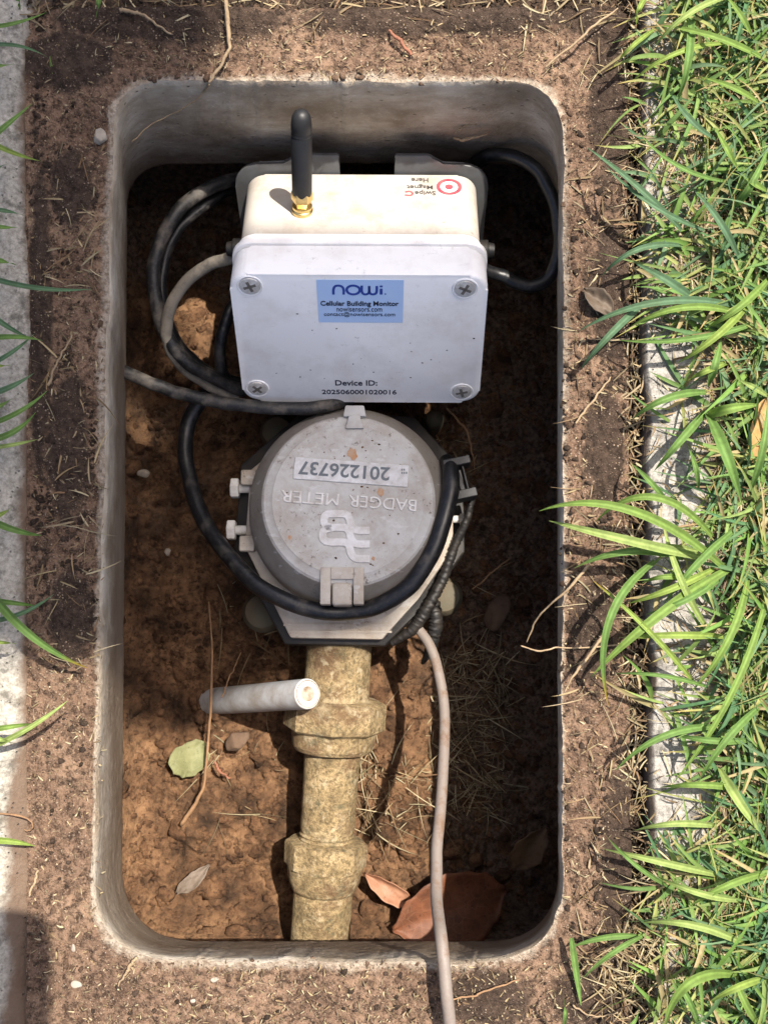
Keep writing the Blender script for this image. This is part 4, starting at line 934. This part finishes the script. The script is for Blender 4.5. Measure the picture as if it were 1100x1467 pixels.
clump('sparse grass clump at the bottom right with blades lying on the soil', (960, 1370), [
    B_(1065, 1353, 917, 1322, 14, PL, 0.08), B_(911, 1341, 816, 1358, 11, MG, 0.06, None, 0.015, 0.006), B_(818, 1344, 832, 1441, 12, MG, 0.0, None, 0.008, 0.006), B_(920, 1341, 834, 1402, 10, MG, 0.05, None, 0.02, 0.004), (1056, 1397, 985, 1410, 950, 1480, 19, BR, None, 0.04, 0.01),
    B_(1100, 1400, 1010, 1440, 14, YG, 0.05), B_(1000, 1467, 960, 1395, 11, MG, 0.05), B_(1085, 1467, 1050, 1390, 13, BR, -0.05), B_(880, 1480, 915, 1440, 8, MG, 0.2), B_(806, 1475, 808, 1430, 7, MG, 0.05)])
clump('short grass blades reaching in at the top left edge', (-40, 180), [
    B_(-45, 40, 68, 17, 9, MG, 0.06), B_(-40, 72, 70, 83, 8, BL, -0.12), B_(-40, 98, 22, 92, 11, MG, 0.0), B_(-40, 222, 47, 148, 12, MG, 0.0), B_(-35, 190, 60, 231, 10, YG, 0.05), B_(-35, 300, 36, 309, 9, BL, -0.05), B_(-35, 318, 32, 325, 9, MG, 0.05), B_(-20, 248, 12, 234, 7, BL, 0), B_(145, -20, 138, 26, 10, MG, 0), B_(22, -15, 30, 14, 9, MG, 0), B_(72, 80, 76, 106, 6, PL, 0, None, 0.004, 0.003)])
clump('grass blades leaning in from the left edge level with the sensor box', (-40, 470), [
    B_(-40, 388, 132, 414, 10, BL, 0.06), B_(-35, 378, 24, 380, 12, MG, -0.1), B_(-35, 430, 42, 484, 11, BL, 0.05), B_(-30, 488, 62, 488, 10, MG, -0.06), B_(-30, 530, 50, 478, 9, BL, 0.05), B_(-35, 526, 17, 523, 10, YG, 0), B_(-30, 570, 50, 534, 11, BL, 0.05), B_(-30, 612, 69, 559, 10, MG, 0.07), B_(-30, 632, 52, 590, 12, MG, 0.12), B_(-25, 643, 56, 629, 8, PL, 0.02), B_(-30, 600, 20, 570, 10, MG, 0)])
clump('long arching grass blades leaning in from the left edge beside the round meter', (-40, 830), [
    B_(-30, 735, 60, 767, 13, MG, 0.06), B_(-40, 800, 126, 957, 16, MG, 0.10, YT, 0.04), B_(-30, 892, 78, 851, 9, BL, 0.08), B_(-30, 858, 55, 868, 10, MG, 0), B_(-30, 918, 25, 922, 7, YG, 0), B_(-20, 750, 20, 726, 9, YG, 0)])
clump('grass blades at the left edge near the rounded dark shadow', (-40, 1100), [
    B_(-30, 1078, 97, 1004, 10, PL, 0.04, None, 0.03, 0.025), B_(-30, 1048, 50, 1036, 10, BR, 0.0), B_(-30, 1050, 24, 1066, 9, PL, 0.0), B_(-30, 1204, 51, 1212, 12, YG, -0.04, None, 0.02, 0.012), B_(-30, 1175, 4, 1190, 9, BR, 0)])

# ------------------------------------------------------------------ fallen leaves
def leaf(name, a, b, hw, z0, z1, mat, label, curl=0.3, bend=0.15, skew=0.0, edge=0.0, seed=0):
    A = P(*a, z0); B = P(*b, z1); d = B - A; L = d.length; d.normalize(); side = d.cross(Vector((0, 0, 1))).normalized(); up = side.cross(d)
    n = 26; m = 14; V = []; F = []; r_ = random.Random(seed); sc = px2m((z0 + z1) / 2)
    ka = [r_.random() for _ in range(9)]; kb = [r_.random() for _ in range(9)]
    jl = [1 + edge * (np.interp(i / n * 8, range(9), ka) - .6) for i in range(n + 1)]; jr = [1 + edge * (np.interp(i / n * 8, range(9), kb) - .6) for i in range(n + 1)]
    for i in range(n + 1):
        t = i / n; f = t * (len(hw) - 1); k = min(int(f), len(hw) - 2); ff = f - k; ff = ff * ff * (3 - 2 * ff); w = (hw[k] * (1 - ff) + hw[k + 1] * ff) * sc
        for j in range(m + 1):
            s = j / m * 2 - 1; ws = w * (jl[i] if s < 0 else jr[i])
            h = curl * w * (s * s) + bend * L * (math.sin(t * math.pi) - 0.5) * 0.5 - 0.035 * w * (1 if j == m // 2 else 0) + 0.0007 * math.sin(6 * t + 4 * s + seed) + 0.00012 * math.sin(19 * t - 8 * s)
            V.append(d * (L * t + skew * ws * s) + side * ws * s + up * h)
    for i in range(n):
        for j in range(m): F.append((i * (m + 1) + j, i * (m + 1) + j + 1, (i + 1) * (m + 1) + j + 1, (i + 1) * (m + 1) + j))
    o = mesh_obj(name, V, F, mat); o.location = A
    md = o.modifiers.new('thick', 'SOLIDIFY'); md.thickness = 0.0004
    return tag(o, label, 'leaf')
def m_deadleaf(name, base, lo, vein):
    t = NT(name); c = t.ramp(t.noise(60, 7, 0.7), [(0.35, lo), (0.6, base)])
    c = t.mix(t.ramp(t.noise(340, 5, 0.7), [(0.58, 0.0), (0.68, 0.6)]), c, tuple(v * 0.4 for v in lo))
    c = t.mix(t.ramp(t.voro(160, 'DISTANCE_TO_EDGE'), [(0.0, 0.35), (0.06, 0.0)]), c, vein)
    t.bump(t.noise(260, 5), 0.3, 0.0006); t.done(c, 0.6, 0, 0.3)
    tr = t.n('ShaderNodeBsdfTranslucent'); t.t.links.new(c, tr.inputs[0]); mx = t.n('ShaderNodeMixShader'); mx.inputs[0].default_value = 0.2
    t.t.links.new(t.b.outputs[0], mx.inputs[1]); t.t.links.new(tr.outputs[0], mx.inputs[2]); t.t.links.new(mx.outputs[0], t.out.inputs[0]); return t.m
leaf('fallen_leaf', (564, 1334), (726, 1274), [4, 36, 50, 56, 52, 36, 5], -0.150, -0.170, m_deadleaf('russet_leaf', (0.165, 0.060, 0.028), (0.075, 0.030, 0.016), (0.2, 0.10, 0.06)), 'large russet dead leaf lying at the bottom of the pit beside the grey cable', 0.22, 0.16, 0.0, 0.12, 3)
leaf('fallen_leaf', (522, 1252), (592, 1296), [2, 11, 15, 12, 3], -0.160, -0.162, m_deadleaf('pinkish_leaf', (0.30, 0.15, 0.09), (0.2, 0.09, 0.05), (0.3, 0.18, 0.12)), 'small curled pinkish leaf between the brass pipe and the grey cable', 0.8, 0.2, 0, 0.15, 4)
leaf('fallen_leaf', (256, 1112), (290, 1062), [8, 22, 25, 22, 9], -0.168, -0.166, m_deadleaf('green_leaf', (0.20, 0.20, 0.095), (0.13, 0.135, 0.06), (0.24, 0.235, 0.13)), 'oval dull green leaf lying on the pit soil', 0.15, 0.08, 0.2, 0.25, 5)
leaf('fallen_leaf', (253, 1281), (300, 1240), [2, 9, 11, 8, 2], -0.170, -0.168, m_deadleaf('grey_leaf', (0.19, 0.15, 0.12), (0.11, 0.08, 0.06), (0.2, 0.165, 0.135)), 'narrow greyish leaf scrap on the lit soil at lower left', 0.3, 0.1, 0, 0.3, 6)
leaf('fallen_leaf', (732, 1246), (782, 1188), [6, 18, 22, 18, 4], -0.172, -0.160, m_deadleaf('dim_leaf', (0.16, 0.095, 0.05), (0.10, 0.06, 0.035), (0.18, 0.12, 0.07)), 'dim brown leaf leaning against the right wall above the russet leaf', 0.3, 0.1, 0, 0.2, 7)
leaf('fallen_leaf', (1080, 672), (1112, 560), [4, 20, 26, 22, 6], 0.010, 0.014, m_deadleaf('amber_leaf', (0.36, 0.22, 0.085), (0.26, 0.145, 0.05), (0.38, 0.26, 0.12)), 'dry amber leaf lying in the grass at the right edge', 0.3, 0.08, 0, 0.1, 8)
leaf('fallen_leaf', (836, 412), (878, 452), [3, 13, 16, 12, 3], 0.004, 0.005, m_deadleaf('tan_leaf', (0.095, 0.070, 0.05), (0.055, 0.04, 0.029), (0.12, 0.09, 0.065)), 'grey brown crumpled leaf on the right rim beside the cable loop', 0.5, 0.15, 0, 0.3, 9)

# ------------------------------------------------------------------ twigs and stalks
M['twig'] = m_plain('brown_twig', (0.22, 0.125, 0.062), 0.8, 0, (0.11, 0.06, 0.032), 0.7, 200, 0.4)
M['stalk'] = m_plain('pale_stalk', (0.27, 0.195, 0.115), 0.8, 0, (0.13, 0.085, 0.05), 0.7, 250, 0.4)
M['redtwig'] = m_plain('red_twig', (0.22, 0.085, 0.048), 0.8, 0, (0.11, 0.05, 0.028), 0.6, 200, 0.3)
def twig(pts, wpx, mat, label, flat=False):
    w = [P(*p) for p in pts]; zm = sum(p[2] for p in pts) / len(pts); r = px2m(zm) / 2
    rk = random.Random(int(pts[0][0] * 7 + pts[0][1])); c = catmull([p - w[0] for p in w], 14); k = px2m(zm) * 1.3
    c = [p + Vector((rk.uniform(-k, k), rk.uniform(-k, k), rk.uniform(0, k))) for p in c]
    V, F = sweep(c, [q * r * 0.62 * rk.uniform(0.8, 1.2) for q in wpx], 52, 7, 3, 0.45); o = mesh_obj('twig', V, F, mat); o.location = w[0]; tag(o, label, 'twig', 'twigs and dry stalks'); return o
twig([(299, 862, -0.160), (303, 930, -0.155), (304, 1000, -0.152), (300, 1060, -0.155), (293, 1122, -0.160), (280, 1150, -0.163), (261, 1181, -0.166)], [4, 5, 6, 6, 8, 9, 9], M['twig'], 'long bent brown twig lying beside the white pipe stub and green leaf')
twig([(318, 1000, -0.150), (330, 970, -0.150), (345, 935, -0.152)], [3, 3, 2], M['twig'], 'thin side sprig by the base of the white pipe stub')
twig([(842, 810, 0.006), (815, 842, 0.006), (785, 868, -0.002), (765, 893, -0.012), (755, 921, -0.02)], [6, 6, 5, 4, 3], M['stalk'], 'brown dry stalk drooping over the right wall edge')
twig([(890, 925, 0.006), (850, 927, 0.005), (800, 928, 0.006), (775, 932, 0.006), (746, 925, 0.004)], [3, 4, 4, 4, 3], M['stalk'], 'thin pale root crossing the right rim into the pit')
twig([(872, 898, 0.010), (850, 930, 0.010), (825, 962, 0.010), (808, 992, 0.008)], [7, 8, 6, 3], M['stalk'], 'dry stalk slanting down across the right rim below the pale root')
twig([(874, 540, 0.006), (858, 562, 0.006), (840, 585, 0.006), (824, 608, 0.005)], [3, 5, 5, 4], M['stalk'], 'whitish stem slanting on the right rim beside the sensor box')
twig([(322, -10, 0.008), (327, 40, 0.008), (328, 72, 0.006), (313, 98, 0.004), (300, 119, 0.002)], [9, 10, 9, 7, 6], M['stalk'], 'bent dry stalk hanging over the top rim left of the antenna')
twig([(172, 14, 0.006), (205, 22, 0.006), (245, 50, 0.004)], [9, 7, 4], M['stalk'], 'pale split straw at the top left corner')
twig([(556, 44, 0.004), (572, 58, 0.005), (590, 80, 0.003)], [7, 9, 8], M['redtwig'], 'short reddish stick on the top rim above the antenna')
twig([(300, 120, -0.002), (285, 140, -0.012), (250, 162, -0.02), (215, 180, -0.022), (190, 203, -0.024)], [4, 3, 3, 3, 4], M['stalk'], 'thin dry seed stalk against the top left corner of the wall')
twig([(648, 198, -0.050), (665, 200, -0.048), (698, 193, -0.046)], [3, 8, 4], M['stalk'], 'pale dry blade stuck on the far wall above the sensor box')
twig([(652, 190, -0.046), (668, 180, -0.044), (683, 178, -0.044)], [5, 6, 3], M['stalk'], 'curled brown scrap on the far wall above the sensor box')
twig([(309, 1092, -0.165), (315, 1105, -0.163), (330, 1115, -0.165)], [4, 6, 3], M['redtwig'], 'tiny red brown sliver near the green leaf')
twig([(196, 1372, 0.004), (183, 1390, 0.005), (170, 1412, 0.003)], [6, 6, 3], M['stalk'], 'straw on the bottom rim below the rounded corner')
twig([(648, 1432, 0.004), (690, 1422, 0.004), (742, 1402, 0.004)], [4, 4, 3], M['twig'], 'thin twig on the bottom rim right of the grey cable')
twig([(820, 1440, 0.004), (850, 1456, 0.006), (885, 1450, 0.006)], [5, 4, 3], M['stalk'], 'curved dry stem at the bottom right corner')
twig([(55, 1246, 0.003), (50, 1264, 0.004), (42, 1284, 0.003)], [5, 5, 4], M['stalk'], 'short straw just above the rounded dark shadow')
twig([(-10, 1165, 0.005), (25, 1168, 0.006), (45, 1178, 0.006), (44, 1190, 0.004), (36, 1188, 0.004)], [5, 5, 4, 3, 2], M['twig'], 'curled tendril on the pavement edge at lower left')
twig([(70, 552, 0.004), (82, 520, 0.005), (105, 480, 0.004)], [6, 5, 3], M['stalk'], 'dry stalk on the left rim beside the black cable end')
twig([(640, 585, -0.155), (668, 620, -0.150), (680, 670, -0.152)], [5, 5, 3], M['twig'], 'dim root below the right corner of the sensor box')
twig([(676, 845, -0.16), (700, 825, -0.158), (728, 800, -0.16)], [4, 5, 3], M['twig'], 'dim forked root on the soil right of the meter')
twig([(780, 98, 0.004), (812, 70, 0.008), (850, 38, 0.010), (885, 12, 0.008)], [4, 6, 6, 4], M['stalk'], 'long straw on the top right corner of the rim')

# ------------------------------------------------------------------ pebbles
M['pebble'] = m_plain('pale_pebble', (0.27, 0.235, 0.195), 0.8, 0, (0.15, 0.115, 0.08), 0.6, 200, 0.4)
M['lump'] = m_plain('grey_lump', (0.095, 0.058, 0.036), 0.9, 0, (0.04, 0.024, 0.015), 0.7, 120, 0.7, 250)
def pebble(px, py, z, rpx, mat, label, seed, el=1.4):
    v, f = ico(3); v = v.copy(); r_ = np.random.default_rng(seed); r = rpx * px2m(z)
    for _ in range(7):
        dd = r_.normal(size=3); dd /= np.linalg.norm(dd); k = v @ dd; v = v - np.outer(np.clip(k - 0.62, 0, 9), dd)
    v = v * np.array([el, 1, 0.7]) * r; a = r_.random() * 6.28; ca, sa = math.cos(a), math.sin(a)
    v = np.stack([v[:, 0] * ca - v[:, 1] * sa, v[:, 0] * sa + v[:, 1] * ca, v[:, 2]], 1)
    o = mesh_obj('pebble', v, f, mat); o.location = P(px, py, z); tag(o, label, 'pebble', 'pebbles'); return o
pebble(143, 197, 0.002, 11, M['pebble'], 'pale stone chip on the left rim near the top corner', 1)
pebble(308, 1404, 0.001, 4.5, M['pebble'], 'white pebble on the bottom rim below the left end of the wall', 2)
pebble(277, 1434, 0.001, 3.5, M['pebble'], 'small white chip on the bottom rim nearest the frame edge', 3)
pebble(110, 1411, 0.001, 6, M['pebble'], 'tan pebble right of the rounded dark shadow', 4)
pebble(240, 791, -0.166, 6, M['pebble'], 'round white pebble on the dim soil left of the meter', 5, 1.0)
pebble(206, 679, -0.166, 7, M['pebble'], 'pale chip on the dim soil by the left wall', 6)
pebble(712, 878, -0.172, 21, M['lump'], 'grey soil lump right of the meter in the shade', 7)
pebble(340, 1062, -0.170, 16, M['lump'], 'brown clod beside the long twig', 8)
pebble(106, 1358, 0.001, 4, M['pebble'], 'small pale chip left of the rounded corner of the wall', 9)

# ------------------------------------------------------------------ the phone that casts the rounded shadow
ph = empty('phone', (0, 0, CAM_H + 0.012)); tag(ph, 'dark phone held over the pit, casting the rounded shadow at lower left', 'phone')
M['phone'] = m_plain('phone_shell', (0.03, 0.03, 0.035), 0.35); M['screen'] = m_plain('phone_glass', (0.01, 0.01, 0.012), 0.08)
bm = bmesh.new(); prism(bm, rrect(-0.0710, -0.1430, 0.0010, 0.0050, 0.016), 0, 0.0078, 0.0012, 2); pb_ = bm_obj('body', bm, M['phone'], ph, True, 30)
bm = bmesh.new(); prism(bm, rrect(-0.0690, -0.1410, -0.0010, 0.0030, 0.0145), 0.0077, 0.0080); bm_obj('screen', bm, M['screen'], ph)
bm = bmesh.new(); prism(bm, rrect(-0.0360, -0.0320, -0.0010, 0.0025, 0.008), -0.0022, 0.0002, 0.0005, 1); bm_obj('camera_bump', bm, M['phone'], ph)

# ------------------------------------------------------------------ tree beside the pit whose limb shades the left half
tree = empty('tree', (-0.9, 1.6, 0)); tag(tree, 'leafy tree standing beyond the frame, shading the meter and the left rim', 'tree')
tl = Vector(tree.location)
V, F = sweep([(0, 0, -0.1), (0.02, 0.0, 0.6), (-0.03, 0.03, 1.4), (0.02, 0.0, 2.1), (0.0, 0.0, 3.0), (0.05, 0.05, 3.6)], [0.12, 0.09, 0.075, 0.06, 0.04, 0.01], 40, 16, 4, 0.15); mesh_obj('trunk', V, F, M['bark'], tree)
for pts_, rr_ in (([(0, 0, 1.9), (0.5, -0.18, 2.25), (1.0, -0.36, 2.40), (1.45, -0.55, 2.50), (1.72, -0.66, 2.52)], [0.04, 0.03, 0.02, 0.012, 0.004]), ([(0, 0, 2.2), (-0.3, 0.3, 2.6), (-0.6, 0.5, 3.0)], [0.035, 0.02, 0.006]), ([(0, 0, 2.5), (0.25, 0.4, 2.9), (0.3, 0.7, 3.3)], [0.03, 0.02, 0.005])):
    V, F = sweep(pts_, rr_, 30, 10, 5, 0.15); mesh_obj('limb', V, F, M['bark'], tree)
SH = [(-420, -260), (200, -160), (262, 60), (296, 362), (520, 376), (720, 384), (735, 480), (700, 640), (660, 790), (590, 862), (470, 882), (390, 925), (300, 985), (150, 925), (-60, 930), (-420, 900)]
def inside(x, y, poly):
    c = np.zeros(len(x), bool); n = len(poly)
    for i in range(n):
        x1, y1 = poly[i]; x2, y2 = poly[i - 1]
        k = ((y1 > y) != (y2 > y)); c ^= k & (x < (x2 - x1) * (y - y1) / (y2 - y1 + 1e-9) + x1)
    return c
px = rng.uniform(-420, 740, 6200); py = rng.uniform(-260, 990, 6200); k = inside(px, py, SH)
k &= ~(((px - 215) / 30) ** 2 + ((py - 455) / 38) ** 2 < 1)
px, py = px[k], py[k]; u = (px - 550) / FPX; v = (733.5 - py) / FPX; zr = np.where(px > 160, -0.05, 0.0); t = (zr - CAM_H) / (v * _s - _c)
hh = rng.uniform(2.2, 2.75, len(px)); tgt = np.stack([u * t, (v * _c + _s) * t, zr], 1)
cen_ = tgt + np.stack([hh * SUN.x / SUN.z, hh * SUN.y / SUN.z, hh], 1)
more = rng.normal(0, 1, (2600, 3)); more /= np.linalg.norm(more, axis=1)[:, None]; more *= (0.75 * rng.random((2600, 1)) ** 0.4); more = more * np.array([1.0, 1.0, 0.7]) + np.array([-1.0, 1.75, 3.1])
al = np.stack([rng.uniform(0.1, 1.3, 500), np.zeros(500), np.zeros(500)], 1); al[:, 1] = -0.37 * al[:, 0]; al[:, 2] = 2.05 + 0.3 * al[:, 0]; al = al * 0.6 + np.array([-0.9, 1.6, 0.8]) + rng.normal(0, 0.07, (500, 3))
cs = np.concatenate([cen_, more]); n = len(cs)
sz = np.concatenate([rng.uniform(0.008, 0.013, len(cen_)), rng.uniform(0.03, 0.055, len(more))])
ax1 = rng.normal(0, 1, (n, 3)); ax1[:, 2] *= 0.4; ax1 /= np.linalg.norm(ax1, axis=1)[:, None]; up_ = np.array([0.3, 0.3, 1.0]) + rng.normal(0, 0.35, (n, 3)); ax2 = np.cross(ax1, up_); ax2 /= np.linalg.norm(ax2, axis=1)[:, None]
L_ = sz[:, None]; q = [cs - ax1 * L_ * 1.5, cs + ax2 * L_ * 0.7 - ax1 * L_ * 0.2, cs + ax1 * L_ * 1.5, cs - ax2 * L_ * 0.7 - ax1 * L_ * 0.2]
V = np.stack(q, 1).reshape(-1, 3) - np.array(tl); F = np.arange(n * 4).reshape(n, 4)
M['tree_leaf'] = m_leafy('tree_leaf', False, (0.07, 0.13, 0.03), 0.25)
cr = mesh_obj('crown', V, F, M['tree_leaf'], tree, smooth=False); cr['kind'] = 'stuff'
